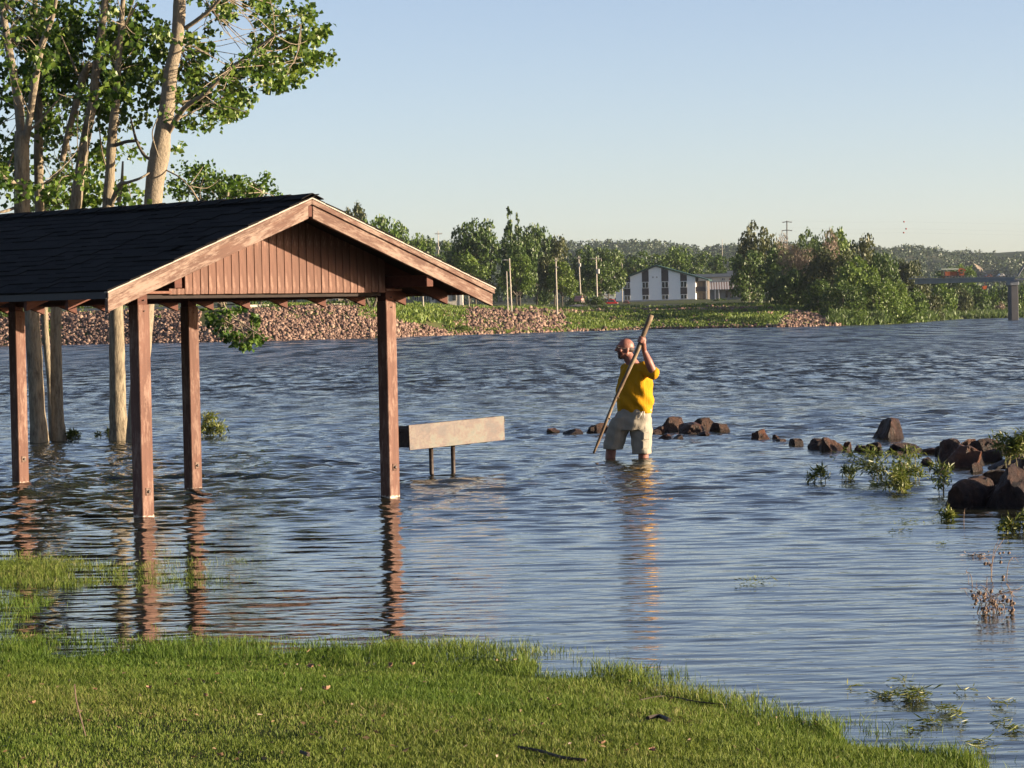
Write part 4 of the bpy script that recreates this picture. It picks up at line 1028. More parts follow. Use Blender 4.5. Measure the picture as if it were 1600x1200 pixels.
# lookout beams that carry the rakes
for px, sg in ((282, -1), (674.5, 1)):
    for s in np.linspace(-.9, 4.2, 800):
        q = SHM @ Vector((s, -OV + .05, 2.15)); d = (q - Vector((0, 0, CAMH)))
        # find the s whose picture column is px
        u = d.x / d.y * F + 800
        if u > px: break
    zt = ztop(s) - .155
    box_obj('lookout_beam', (s - .045, s + .045, -OV + .048, .45, zt - .115, zt), WOOD_DARK, shelter, bev=.004)  # darker wood tone stands in for the shade on the beam's side

# shingles: each tab is a thin slab
CEX = .137; TW = .32
def tab_mesh(w, th):
    bm = bmesh.new(); add_box(bm, 0, w - .005, 0, CEX * 1.9, 0, th)
    me = bpy.data.meshes.new('shingle'); bm.to_mesh(me); bm.free(); me.materials.append(SHINGLE); return me
TABM = [tab_mesh(w, th) for w in (.22, .27, .32, .38) for th in (.007, .013)]
TABW = [.22, .22, .27, .27, .32, .32, .38, .38]
SL = math.hypot(HB, ZR - ZE); AN = math.atan(SLOPE)
def shingle_side(sg):
    rest = bmesh.new(); cnt = 0
    ncourse = int(SL / CEX)
    for c in range(ncourse + 1):
        v = SL - .0 + .018 - (c + 1) * CEX + CEX       # distance from the ridge of the tab's lower edge
        t = -OV - .03 + (c % 2) * .07 + rng.random() * .1 - .1
        first = True
        while t < LEN + OV + .02:
            k = rng.randrange(8); w = TABW[k]
            # local tab frame: x along the ridge, y up the slope, z off the roof
            low = min(SL + .022, v)
            s = C0 + sg * low * math.cos(AN); z = ZR - low * math.sin(AN)
            ex = Vector((0, 1, 0)) if sg < 0 else Vector((0, 1, 0))
            ey = Vector((-sg * math.cos(AN), 0, math.sin(AN)))
            ez = Vector((sg * math.sin(AN), 0, math.cos(AN)))
            ey2 = (ey - ez * .030).normalized(); ez2 = (ez + ey * .030).normalized()
            M = Matrix((ex, ey2, ez2)).transposed().to_4x4(); M.translation = Vector((s, max(t, -OV - .03), z)) + ez * .016
            if low > CEX * .9:
                if sg < 0 and t < 3.6 and cnt < 300:
                    mesh_obj('shingle', TABM[k], None, shelter, M); cnt += 1
                else:
                    add_box(rest, 0, w - .005, 0, min(CEX * 1.9, low), 0, .007 + .006 * (k % 2), M)
            t += w
    bm_obj('shingles', rest, SHINGLE, shelter)['kind'] = 'stuff'
    return cnt
shingle_side(-1); shingle_side(1)
for i in range(33):      # ridge caps
    t = -OV - .035 + i * .31
    bm = bmesh.new()
    for sg in (-1, 1):
        vs = []
        for (a, up) in ((0, .034), (.15, .030)):
            for (tt, lift) in ((t, .012), (t + .42, 0)):
                for th_ in (0, .008):
                    vs.append(bm.verts.new((C0 + sg * a * math.cos(AN), tt, ZR - a * math.sin(AN) + up + lift + th_)))
        for f in ((0, 1, 3, 2), (4, 6, 7, 5), (0, 4, 5, 1), (2, 3, 7, 6), (0, 2, 6, 4), (1, 5, 7, 3)): bm.faces.new([vs[k] for k in f])
    bmesh.ops.recalc_face_normals(bm, faces=bm.faces[:])
    bm_obj('ridge_cap', bm, SHINGLE, shelter)

# ================================================================== PARK GRILL
gp = on_water(694, 740)
grill = empty('park_grill', (gp.x, gp.y, 0), 'long rusty beige barbecue box on two pipe legs standing in water beside the shelter', 'grill', rz=.84)
GT = Matrix.Rotation(R(-1.6), 4, 'Y')
gl, gw, gz, gh = .80, .24, .33, .285
def hexa(name, b, mat, M=GT, bev=.004, par=grill): return box_obj(name, b, mat, par, M, bev)
hexa('front_panel', (-gl, gl, -gw, -gw + .012, gz, gz + gh), RUST)
hexa('back_panel', (-gl, gl, gw - .012, gw, gz, gz + gh - .06), RUST)
hexa('floor_panel', (-gl, gl, -gw + .013, gw - .013, gz + .03, gz + .042), RUST)
hexa('end_panel', (gl - .012, gl - .001, -gw + .013, gw - .013, gz + .043, gz + gh - .04), IRON)
hexa('end_panel', (-gl + .03, -gl + .042, -gw + .013, gw - .013, gz + .043, gz + gh - .04), IRON)
for k in range(14):
    s = -gl + .09 + k * .118
    bm = bmesh.new(); tube(bm, [(s, -gw + .014, gz + gh - .045), (s, gw - .014, gz + gh - .045)], .007, 6); bm_obj('grate_bar', bm, IRON, grill, GT)
for s in (-.21, .155):
    bm = bmesh.new(); tube(bm, [(s, 0, -.5), (s, 0, gz + .03)], .026, 12); bm_obj('leg', bm, IRON, grill, smooth=True)
for s in (-.02, .33):
    box_obj('bracket', (s - .035, s + .035, -.10, -.02, gz - .02, gz + .008), RUST, grill, GT, .004)
for sg in (-1, 1):
    bm = bmesh.new(); x = sg * gl
    tube(bm, spline([(x - sg * .06, -.09, gz + .2), (x + sg * .05, -.10, gz + .205), (x + sg * .17, -.09, gz + .21), (x + sg * .20, -.03, gz + .20), (x + sg * .17, .03, gz + .175), (x + sg * .05, .05, gz + .14), (x - sg * .06, .05, gz + .14)], 3), .008, 6)
    bm_obj('handle', bm, IRON, grill, GT)

# ================================================================== MAN WITH THE POLE
MY = on_water(985, 716).y
mo = on_water(985, 716)
man = empty('person', (mo.x, mo.y, 0), 'bald bearded man in yellow T-shirt and khaki shorts wading knee-deep and gripping a pole', 'person')
def mp(px, py, dy=0.0): return at(px, py, MY + dy) - Vector((mo.x, mo.y, 0))
def capsule(bm, a, b, ra, rb, seg=14, nr=5):
    a, b = Vector(a), Vector(b); d = (b - a); L = d.length; d.normalize()
    pts, rad = [], []
    for i in range(nr): t = i / nr * math.pi / 2; pts.append(a - d * ra * math.cos(t)); rad.append(max(ra * math.sin(t), .0015))
    for i in range(5): t = i / 4; pts.append(a + d * L * t); rad.append(ra + (rb - ra) * t)
    for i in range(1, nr + 1): t = i / nr * math.pi / 2; pts.append(b + d * rb * math.sin(t)); rad.append(max(rb * math.cos(t), .0015))
    tube(bm, pts, rad, seg)
def ellipsoid(bm, c, r, rot=None, sub=3):
    M = Matrix.Translation(c) @ (rot.to_4x4() if rot else Matrix()) @ Matrix.Diagonal((*r, 1))
    bmesh.ops.create_icosphere(bm, subdivisions=sub, radius=1, matrix=M)
def loft(bm, secs, seg=28):
    """secs: (centre, rx, ry, rotation about z, exponent)"""
    rings = []
    for (c, rx, ry, a, e) in secs:
        ring = []
        for k in range(seg):
            t = 2 * math.pi * k / seg; ct, st = math.cos(t), math.sin(t)
            x = rx * math.copysign(abs(ct) ** (2 / e), ct); y = ry * math.copysign(abs(st) ** (2 / e), st)
            ring.append(bm.verts.new(Vector(c) + Vector((x * math.cos(a) - y * math.sin(a), x * math.sin(a) + y * math.cos(a), 0))))
        rings.append(ring)
    for i in range(len(rings) - 1):
        for k in range(seg):
            bm.faces.new((rings[i][k], rings[i][(k + 1) % seg], rings[i + 1][(k + 1) % seg], rings[i + 1][k]))
    bm.faces.new(rings[0][::-1]); bm.faces.new(rings[-1])
def fused(name, bm, mat, parent, voxel, smooth_it=6, disp=None, cut=None):
    """melt the overlapping closed shapes of bm into one continuous surface"""
    bmesh.ops.recalc_face_normals(bm, faces=bm.faces[:])
    me = bpy.data.meshes.new('tmp'); bm.to_mesh(me); bm.free()
    t = bpy.data.objects.new('tmp', me); col.objects.link(t)
    r = t.modifiers.new('r', 'REMESH'); r.mode = 'VOXEL'; r.voxel_size = voxel
    s = t.modifiers.new('s', 'SMOOTH'); s.iterations = smooth_it; s.factor = .5
    dg = bpy.context.evaluated_depsgraph_get()
    m2 = bpy.data.meshes.new_from_object(t.evaluated_get(dg)); bpy.data.objects.remove(t)
    if disp:
        m2.update(); 
        for v in m2.vertices: v.co += v.normal * disp(v.co)
    m2.name = name
    return mesh_obj(name, m2, mat, parent, smooth=True)
def skin_mat():
    m = Mat('ruddy_skin', .5, .4)  # reddish skin tone, mottled by noise
    n = m.noise(14, 4, .6); c = m.ramp(n, [(.35, (.24, .095, .068)), (.65, (.34, .155, .115))]); m.color(c)
    m.p.inputs['Subsurface Weight'].default_value = .12; m.p.inputs['Subsurface Radius'].default_value = (.02, .008, .004)
    return m.m
SKIN = skin_mat()
def cloth_mat(name, c, sc=9, b=.5):
    m = Mat(name, .85, .15); n = m.noise(sc, 4, .55, (1, 1, .45)); w = m.noise(90, 2, .5)
    lo = tuple(x * .86 for x in c); m.color(m.ramp(n, [(.3, lo), (.65, c)])); m.bump(m.math('ADD', n, m.math('MULTIPLY', w, .08)), b, .04); return m.m
SHIRT = cloth_mat('yellow_cotton', (.52, .26, .006), 6, 1.0)
SHORTS = cloth_mat('khaki_cotton', (.33, .30, .24), 8, .7)
HAIR = simple('dark_brown_hair', (.045, .025, .018), .7, .4, 90)
# --- body
bm = bmesh.new()
hc = mp(977, 545.5)
fa = R(193)                                  # facing direction: left and a little towards the camera
fd = Vector((math.cos(fa), math.sin(fa), 0)); sd = Vector((-fd.y, fd.x, 0)); fd = (fd + Vector((0, 0, .26))).normalized()   # sd: his left... towards the camera side
HRot = Matrix.Rotation(fa, 3, 'Z') @ Matrix.Rotation(R(-15), 3, 'Y')
ellipsoid(bm, hc + Vector((0, 0, .035)) - fd * .012, (.104, .080, .100), HRot)              # skull
ellipsoid(bm, hc - Vector((0, 0, .035)) + fd * .028, (.072, .064, .092), HRot)              # face
ellipsoid(bm, hc - Vector((0, 0, .098)) + fd * .055, (.040, .040, .034), HRot)              # chin
ellipsoid(bm, hc - Vector((0, 0, .060)) - fd * .005, (.066, .070, .050), HRot)              # jaw
capsule(bm, hc + fd * .102 + Vector((0, 0, -.002)), hc + fd * .125 - Vector((0, 0, .040)), .011, .018, 8)   # nose
ellipsoid(bm, hc + fd * .095 + Vector((0, 0, .022)), (.02, .055, .012), HRot, 2)            # brow
for s in (-1, 1):
    ellipsoid(bm, hc + sd * s * .078 - fd * .008 - Vector((0, 0, .012)), (.020, .010, .033), HRot, 2)        # ears
    ellipsoid(bm, hc + sd * s * .045 + fd * .075 - Vector((0, 0, .035)), (.026, .024, .026), HRot, 2)        # cheeks
ellipsoid(bm, hc + fd * .098 - Vector((0, 0, .067)), (.012, .026, .009), HRot, 2)           # lips
sh = mp(992, 575)
capsule(bm, hc - Vector((0, 0, .07)) - fd * .03, sh + Vector((0, 0, .0)), .066, .085)       # neck
capsule(bm, mp(993, 592), mp(990, 640), .12, .14)                                            # trunk (under the shirt)
shl = mp(1008, 575, -.13); elb = mp(1021.5, 584, -.27); wri = mp(1006.5, 548, -.30); hnd = mp(1003.5, 533, -.31)
capsule(bm, shl, elb, .052, .055); capsule(bm, elb, mp(1013, 564, -.29), .053, .051); capsule(bm, mp(1013, 564, -.29), wri, .051, .031)
# far arm, hidden behind the trunk and reaching for the pole's middle
shr = mp(978, 578, .17); elr = mp(975, 612, .22); wrr = mp(977, 634, .12)
capsule(bm, shr, elr, .062, .050); capsule(bm, elr, wrr, .048, .032); ellipsoid(bm, wrr + Vector((0, -.03, -.05)), (.04, .03, .06))
# hand round the pole
P0, P1 = mp(1018, 492, -.37), mp(927.5, 708, -.42)       # the pole, top and tip
pd = (P1 - P0).normalized()
tq = min(np.linspace(0, 1, 400), key=lambda t: (P0 + (P1 - P0) * t - hnd).length); ph = P0 + (P1 - P0) * tq
side = pd.cross(Vector((0, 1, 0))).normalized()          # in the picture plane, square to the pole
if side.x < 0: side = -side
toc = Vector((0, -1, 0)); toc = (toc - pd * toc.dot(pd)).normalized()
palm = ph + side * .040 + toc * .0
capsule(bm, wri, palm + pd * .02, .031, .034)
ellipsoid(bm, palm + pd * .005, (.030, .026, .050), pd.to_track_quat('Z', 'Y').to_matrix())
pr = .030
for k in range(4):                                       # four fingers curl round the front of the pole
    o_ = pd * (-.036 + k * .0215); ln = (1.0, 1.1, 1.05, .88)[k]
    arc = [ph + o_ + (side * math.cos(a) + toc * math.sin(a)) * (pr + .004) for a in np.linspace(.35, .35 + 3.2 * ln, 7)]
    for a_, b_ in zip(arc[:-1], arc[1:]): capsule(bm, a_, b_, .0098, .0092, 8, 3)
arc = [ph - pd * .048 + (side * math.cos(a) - toc * math.sin(a)) * (pr + .006) for a in np.linspace(.2, 2.0, 5)]   # thumb
for a_, b_ in zip(arc[:-1], arc[1:]): capsule(bm, a_, b_, .012, .011, 8, 3)
# legs
hipL, hipR = mp(972, 655, .02), mp(1003, 655, .0)
kneL, kneR = mp(955, 700, .05), mp(1005.5, 702, -.08)
for h, kn, ank, f in ((hipL, kneL, mp(950, 760, .1), 1), (hipR, kneR, mp(1004, 760, -.02), 1)):
    capsule(bm, h, kn, .10, .066); capsule(bm, kn, kn + (ank - kn) * .35, .066, .064); capsule(bm, kn + (ank - kn) * .3, ank, .066, .042)
    capsule(bm, ank, ank + Vector((-.17, -.09, -.03)), .045, .035)
body = fused('body', bm, SKIN, man, .008, 3)
# --- shirt
bm = bmesh.new()
tw = R(-30)
loft(bm, [(mp(992.5, 646, 0), .218, .165, tw, 2.3), (mp(992.5, 640, 0), .226, .175, tw, 2.3), (mp(992, 624, 0), .236, .190, tw, 2.3), (mp(991.5, 606, 0), .234, .185, tw, 2.3),
          (mp(991.5, 592, 0), .222, .165, tw, 2.2), (mp(992, 581, 0), .190, .140, tw, 2.2), (mp(993, 573.5, 0), .140, .112, tw, 2.1), (mp(992, 568.5), .092, .088, tw, 2)])
capsule(bm, mp(1000, 580, -.03), shl + Vector((.0, 0, -.008)), .10, .088)
capsule(bm, shl, elb + (shl - elb) * .16, .086, .083)
capsule(bm, mp(981, 580, .1), shr, .085, .08); capsule(bm, shr, elr + (shr - elr) * .2, .08, .078)
def fold(co):
    z = co.z; return .009 * math.sin(co.x * 34 + z * 15 + 2 * math.sin(z * 9)) * (1 if z < 1.1 else .5) + .006 * math.sin(co.x * 20 - z * 31 + co.y * 14)
shirt = fused('shirt', bm, SHIRT, man, .011, 5, fold)
# --- shorts
bm = bmesh.new()
loft(bm, [(mp(981, 672, 0), .235, .155, tw, 2.4), (mp(985, 660, 0), .245, .17, tw, 2.4), (mp(991, 645, 0), .228, .168, tw, 2.3), (mp(992, 637, 0), .215, .16, tw, 2.3)])
loft(bm, [(mp(957.5, 702, .04), .124, .115, tw, 2.4), (mp(961, 686, .03), .130, .12, tw, 2.4), (mp(967, 668, .01), .135, .14, tw, 2.3), (mp(972, 652, 0), .12, .14, tw, 2.2)])
loft(bm, [(mp(1002.5, 709, -.07), .116, .115, tw, 2.4), (mp(1002, 690, -.05), .124, .12, tw, 2.4), (mp(1002, 672, -.02), .135, .14, tw, 2.3), (mp(1001, 652, 0), .13, .15, tw, 2.2)])
def fold2(co): return .0035 * math.sin(co.z * 44 + co.x * 21) + .003 * math.sin(co.x * 40 - co.z * 13)
shorts = fused('shorts', bm, SHORTS, man, .010, 3, fold2)
for (px, py, dy) in ((1009, 681, -.155), (1008, 695, -.16)):     # cargo pocket, bellows and flap
    c = mp(px, py, dy); box_obj('cargo_pocket', (-.055, .055, -.02, .02, -.05, .048), SHORTS, shorts, Matrix.Translation(c) @ Matrix.Rotation(R(35), 4, 'Z') @ Matrix.Rotation(R(4), 4, 'Y'), .012)
bm = bmesh.new(); tube(bm, [mp(1004, 643, -.20), mp(1001, 649, -.225), mp(997, 654, -.21)], .006, 6); tube(bm, [mp(1006, 643, -.20), mp(1007, 649, -.225), mp(1006, 653, -.21)], .006, 6)
bm_obj('drawstring', bm, simple('white_cord', (.7, .66, .58)), shorts)
# --- hair fringe, beard, glasses
bm = bmesh.new()
ellipsoid(bm, hc - fd * .036 + Vector((0, 0, .012)), (.0815, .0808, .055), HRot)
hair = fused('hair', bm, HAIR, man, .009, 1)
bm = bmesh.new()
ellipsoid(bm, hc - Vector((0, 0, .110)) + fd * .066, (.034, .036, .030), HRot)
ellipsoid(bm, hc - Vector((0, 0, .052)) + fd * .100, (.014, .034, .008), HRot, 2)
for s in (-1, 1): capsule(bm, hc - Vector((0, 0, .055)) + fd * .094 + sd * s * .032, hc - Vector((0, 0, .100)) + fd * .078 + sd * s * .028, .008, .014, 8)
beard = fused('beard', bm, HAIR, man, .006, 1)
gl_ = bmesh.new(); lens = bmesh.new()
for s in (-1, 1):
    c = hc + fd * .112 + sd * s * .034 + Vector((0, 0, -.004))
    ring = [c + sd * math.cos(t) * .025 + Vector((0, 0, math.sin(t) * .019)) for t in np.linspace(0, 2 * math.pi, 14)]
    tube(gl_, ring, .0018, 5); vs = [lens.verts.new(p) for p in ring[:-1]]; lens.faces.new(vs)
    tube(gl_, [c + sd * s * .025, hc + sd * s * .084 - fd * .02 + Vector((0, 0, .002))], .0026, 5)
tube(gl_, [hc + fd * .115 + sd * .01, hc + fd * .115 - sd * .01], .0026, 5)
glasses = bm_obj('glasses', gl_, simple('thin_wire_frame', (.25, .2, .16), .4), man)
lm = Mat('spectacle_lens', .04, .6); lm.color((.95, .95, .96)); lm.p.inputs['Transmission Weight'].default_value = 1.0; lm.p.inputs['IOR'].default_value = 1.02
bm_obj('lens', lens, lm.m, glasses)
# eyes
bm = bmesh.new()
for s in (-1, 1): ellipsoid(bm, hc + fd * .094 + sd * s * .034 + Vector((0, 0, -.003)), (.010, .013, .010), HRot, 2)
bm_obj('eyes', bm, simple('eye_white', (.7, .66, .62), .3), man, smooth=True)
# --- the pole
rr = random.Random(8)
def pole_mat():
    m = Mat('peeled_branch', .7, .3); n = m.noise(9, 6, .7); n2 = m.noise(2.2, 3, .6, seed=4)
    m.color(m.mix(m.ramp(n2, [(.42, (0, 0, 0)), (.6, (1, 1, 1))]), (.11, .07, .04), m.ramp(n, [(.35, (.15, .10, .055)), (.6, (.28, .215, .14))]))); m.bump(n, .6, .01); return m.m
pts = []; n = 26
for i in range(n):
    t = i / (n - 1); p = P0 + (P1 - P0) * t + side * .012 * math.sin(t * 7) * math.sin(t * math.pi) + Vector((0, .01 * math.sin(t * 11), 0)); pts.append(p)
bm = bmesh.new(); tube(bm, pts, [.031 - .017 * (i / (n - 1)) + .003 * rr.random() for i in range(n)], 10, wob=.2, rng=rr)
for t in (.28, .42, .6, .75, .88):
    p = P0 + (P1 - P0) * t; capsule(bm, p, p + (side * rr.choice((-1, 1)) + toc * .4) * .022 + pd * -.01, .012, .008, 6, 2)
pole = bm_obj('wooden_pole', bm, pole_mat(), None, Matrix.Translation((mo.x, mo.y, 0)), smooth=True)
tag(pole, 'long pale peeled wooden pole held slanting by the wading man', 'pole')

# ================================================================== ROCK LINE
def rock_mesh(seed, sub=4):
    r = random.Random(seed); bm = bmesh.new()
    bmesh.ops.create_icosphere(bm, subdivisions=sub, radius=1)
    # broken faces: cut the ball with random planes
    for k in range(16):
        n = Vector((r.gauss(0, 1), r.gauss(0, 1), r.gauss(.2, .8))).normalized(); d = r.uniform(.45, .84)
        for v in bm.verts:
            e = v.co.dot(n) - d
            if e > 0: v.co -= n * e * .96
    off = Vector((r.random() * 50, r.random() * 50, 0))
    for v in bm.verts:
        v.co += v.co.normalized() * (.11 * mnoise.noise(v.co * 1.9 + off) + .07 * mnoise.noise(v.co * 4.5 + off) + .035 * mnoise.noise(v.co * 11 + off))
    for v in bm.verts:
        if v.co.z > .62: v.co.z = .62 + (v.co.z - .62) * .35
    lo = [min(v.co[i] for v in bm.verts) for i in range(3)]; hi = [max(v.co[i] for v in bm.verts) for i in range(3)]
    for v in bm.verts:
        for i in range(2): v.co[i] = -1 + 2 * (v.co[i] - lo[i]) / (hi[i] - lo[i])
        v.co.z /= hi[2]
    me = bpy.data.meshes.new('rock'); bm.to_mesh(me); bm.free(); return me
ROCKS = [  # px, waterline py, width px, height px, material, seed, label
    (865, 677, 26, 8, 'O', 1, 'small red stone awash at the left end of the rock line'),
    (897, 679, 44, 9, 'D', 2, 'low dark stone awash left of the wading man'),
    (936, 677, 44, 16, 'D', 3, 'dark stone just left of the man behind the pole'),
    (1044, 675, 62, 24, 'D', 4, 'large dark rock with pale block right beside the man'),
    (1031, 678, 20, 12, 'O', 5, 'small orange stone at the foot of the dark rock beside the man'),
    (1056, 669, 24, 18, 'R', 6, 'pale squarish stone lit by the sun on the dark rock'),
    (1082, 677, 44, 17, 'O', 7, 'rust-red sloping stone right of the pale squarish stone'),
    (1097, 675, 36, 22, 'D', 8, 'dark pointed stone behind the rust-red sloping stone'),
    (1122, 676, 34, 16, 'D', 9, 'dark low stone at the right end of the cluster beside the man'),
    (1101, 681, 24, 7, 'R', 10, 'small pale stone awash in front of the dark pointed stone'),
    (1188, 686, 32, 15, 'O', 11, 'lone orange stone between the man and the rock pile'),
    (1214, 687, 18, 8, 'O', 12, 'tiny orange stone right of the lone orange stone'),
    (1244, 696, 26, 11, 'D', 13, 'small dark stone left of the glistening boulder'),
    (1284, 702, 44, 17, 'D', 14, 'dark flank stone of the glistening boulder'),
    (1302, 704, 40, 21, 'R', 15, 'glistening tan boulder awash in the middle of the rock line'),
    (1324, 704, 14, 14, 'O', 16, 'small red stone right of the glistening tan boulder'),
    (1345, 706, 22, 10, 'O', 17, 'low red stone behind the willow shoots'),
    (1366, 706, 24, 15, 'R', 18, 'reddish square stone above the willow clump'),
    (1389, 686, 56, 33, 'R', 19, 'big brown boulder standing alone out in the river'),
    (1416, 707, 56, 15, 'D', 20, 'long dark slab awash behind the willow clump'),
    (1456, 709, 28, 9, 'O', 21, 'low brown stone right of the long dark slab'),
    (1451, 727, 20, 12, 'R', 22, 'small pinkish stone beside the willow clump'),
    (1484, 722, 46, 36, 'R', 23, 'brown stone with sunlit right face at the left of the rock pile'),
    (1502, 729, 70, 33, 'O', 24, 'large orange-brown rock in the middle of the pile'),
    (1513, 700, 34, 14, 'O', 25, 'reddish flat stone at the back of the rock pile'),
    (1536, 712, 44, 27, 'D', 26, 'dark rock with brown cap at the back of the pile'),
    (1560, 708, 44, 20, 'D', 27, 'dark low stone behind the slanting slab'),
    (1574, 733, 96, 42, 'D', 28, 'long slanting dark slab at the right of the pile'),
    (1596, 722, 50, 38, 'R', 29, 'tan rock face catching the sun at the right edge'),
    (1527, 738, 22, 15, 'R', 30, 'small tan stone under the tip of the slanting slab'),
    (1520, 791, 92, 46, 'D', 31, 'big dark boulder with reddish top nearest the lawn'),
    (1550, 791, 44, 34, 'R', 32, 'brown faceted stone against the big dark boulder'),
    (1592, 794, 100, 66, 'D', 33, 'tall dark boulder under the leafy branch at the right edge'),
    (1548, 722, 40, 20, 'R', 37, 'brown stone between the orange-brown rock and the slanting slab'),
    (1474, 712, 30, 16, 'D', 38, 'small dark stone at the left foot of the pile'),
    (1528, 728, 34, 18, 'D', 39, 'dark stone in the shadow of the slanting slab'),
    (1468, 741, 24, 10, 'D', 40, 'low wet stone between the willow clump and the pile'),
    (1556, 760, 50, 26, 'D', 41, 'dark wet stone behind the big dark boulder'),
    (1612, 745, 50, 34, 'D', 34, 'dark boulder just inside the right edge above the leafy branch'),
    (1640, 770, 80, 70, 'D', 35, 'dark boulder continuing the pile beyond the right edge'),
    (1660, 720, 80, 50, 'R', 36, 'brown boulder continuing the row beyond the right edge'),
]
MM = {'O': ROCK_ORANGE, 'D': ROCK_DARK, 'R': ROCK}
for (px, py, w, h, mt, sd_, lab) in ROCKS:
    c = on_water(px, py); k = c.y / F; rx = w * k * .5 * 1.05; hz = h * k
    me = rock_mesh(sd_ * 7 + 1); me.materials.append(MM[mt])
    zs = [v.co.z for v in me.vertices]; top = max(zs)
    r_ = random.Random(sd_)
    o = mesh_obj('boulder', me, None, None, Matrix.Translation((c.x, c.y + rx * .35, -hz * .32)) @ Matrix.Diagonal((rx * 1.08, rx * r_.uniform(.7, .95), hz * 1.34 / top, 1)) @ Matrix.Rotation(r_.uniform(0, 6.28), 4, 'Z'))
    if sd_ == 28: o.matrix_basis = Matrix.Translation((c.x, c.y + .2, -.05)) @ Matrix.Rotation(R(-22), 4, 'Y') @ Matrix.Diagonal((rx * 1.25, rx * .6, hz * .42, 1))
    tag(o, lab, 'rock', 'rocks of the flooded breakwater')

rsm = random.Random(4)
ORD = 'first second third fourth fifth sixth seventh eighth ninth tenth eleventh twelfth thirteenth fourteenth fifteenth sixteenth seventeenth eighteenth nineteenth twentieth'.split()
SPX = sorted([rsm.uniform(1010, 1130) for i in range(5)] + [rsm.uniform(1150, 1470) for i in range(6)] + [rsm.uniform(1450, 1600) for i in range(9)])
for i, px in enumerate(SPX):
    py = np.interp(px, [865, 1044, 1188, 1300, 1400, 1480, 1600], [678, 679, 687, 705, 709, 733, 756]) + rsm.uniform(-5, 7)
    c = on_water(px, py); k = c.y / F; rx = rsm.uniform(7, 15) * k; me = rock_mesh(300 + i, 3); me.materials.append(rsm.choice([ROCK_ORANGE, ROCK_DARK, ROCK]))
    o = mesh_obj('boulder', me, None, None, Matrix.Translation((c.x, c.y, -.04)) @ Matrix.Rotation(rsm.uniform(0, 6.28), 4, 'Z') @ Matrix.Diagonal((rx, rx * .8, rx * rsm.uniform(.7, 1.0), 1)))
    tag(o, 'small filler stone at the foot of the rock line, %s of these from the left' % ORD[i], 'rock', 'small stones filling the rock line')

# ================================================================== WATER PLANTS
def leaf_np(P, D, L, Wd, rs):
    """rhombic leaves bent along the middle: base points P, directions D, length L, width Wd"""
    n = len(P); D = D / np.linalg.norm(D, axis=1, keepdims=True)
    r = rs.normal(size=(n, 3)); S_ = np.cross(D, r); S_ /= np.linalg.norm(S_, axis=1, keepdims=True); Nn = np.cross(S_, D)
    L = L[:, None]; Wd = Wd[:, None]
    a = P; m = P + D * L * .45; t = P + D * L - Nn * L * .10
    l = m + S_ * Wd / 2 + Nn * Wd * .18; r2 = m - S_ * Wd / 2 + Nn * Wd * .18
    V = np.stack([a, l, t, r2, m], 1).reshape(-1, 3); b = np.arange(n) * 5
    T = np.concatenate([np.stack([b, b + 4, b + 1], -1), np.stack([b + 1, b + 4, b + 2], -1), np.stack([b, b + 3, b + 4], -1), np.stack([b + 3, b + 2, b + 4], -1)])
    return V, T
def willow(px, py, wpx, hpx, nst, lab, seed, lean=.3, leafl=.075, y_off=0.0, zb=None, mat=None):
    rs_ = np.random.RandomState(seed); c = on_water(px, py); k = c.y / F
    root = empty('willow_shoot', (c.x, c.y, 0 if zb is None else zb), lab, 'plant', 'willow shoots standing in the flood')
    bm = bmesh.new(); LP, LD = [], []
    for i in range(nst):
        x0 = rs_.uniform(-.35, .35) * wpx * k; y0 = rs_.uniform(-.3, .3) * wpx * k
        x1 = x0 + rs_.uniform(-.45, .30) * wpx * k * (1 + lean); h = hpx * k * rs_.uniform(.25, 1.0)
        y1 = y0 + rs_.uniform(-.25, .25) * wpx * k
        pts = [(x0, y0, -.3), (x0 + (x1 - x0) * .3, y0, h * .5), (x0 + (x1 - x0) * .7, (y0 + y1) / 2, h * .86), (x1, y1, h * rs_.uniform(.75, 1))]
        sp_ = spline(pts, 5); tube(bm, sp_, [.0045 * (1 - .8 * j / len(sp_)) + .0008 for j in range(len(sp_))], 5)
        for j in range(4, len(sp_)):
            for q in range(rs_.randint(4, 9)):
                LP.append(sp_[j] + rs_.normal(0, .05 * hpx * k / .4, 3) * np.array([1, 1, .6])); d = np.array(sp_[j]) - np.array(sp_[j - 1]); d = d / (np.linalg.norm(d) + 1e-9)
                LD.append(d * .7 + rs_.normal(0, .55, 3) + np.array([0, 0, -.12]))
    bm_obj('stem', bm, STEM_GREEN, root)
    LP, LD = np.array(LP), np.array(LD); kp = LP[:, 2] > -.01 if zb is None else LP[:, 2] > -9
    LP, LD = LP[kp], LD[kp]; n = len(LP)
    V, T = leaf_np(LP, LD, leafl * rs_.uniform(.6, 1.2, n), .016 * rs_.uniform(.7, 1.2, n) * leafl / .075, rs_)
    mesh_obj('foliage', np_mesh('foliage', V, T, 3), mat or LEAF_BUSH, root)['kind'] = 'stuff'
    return root
willow(1398, 752, 100, 56, 15, 'wide clump of leafy willow shoots in the water left of the rock pile', 1)
willow(1412, 768, 50, 36, 8, 'dark low willow tuft in front of the wide willow clump', 2, 0)
willow(1284, 754, 24, 30, 3, 'small leafy sprig in the water, farthest left of the willow shoots', 3, 0)
willow(1322, 751, 12, 24, 2, 'thin leafy sprig between the small sprig and the wide clump', 4, 0)
willow(1474, 772, 24, 52, 3, 'upright reddish-tipped shoot beside the big dark boulder', 5, 0)
willow(1470, 812, 26, 24, 2, 'bent pale leafy sprig in the water below the big dark boulder', 6, .8)
willow(1600, 760, 80, 44, 16, 'leafy branch hanging over the boulders at the right edge', 7, .2, zb=.28)
willow(1588, 832, 50, 30, 6, 'dark leafy tuft in the water at the right edge', 8, .6)
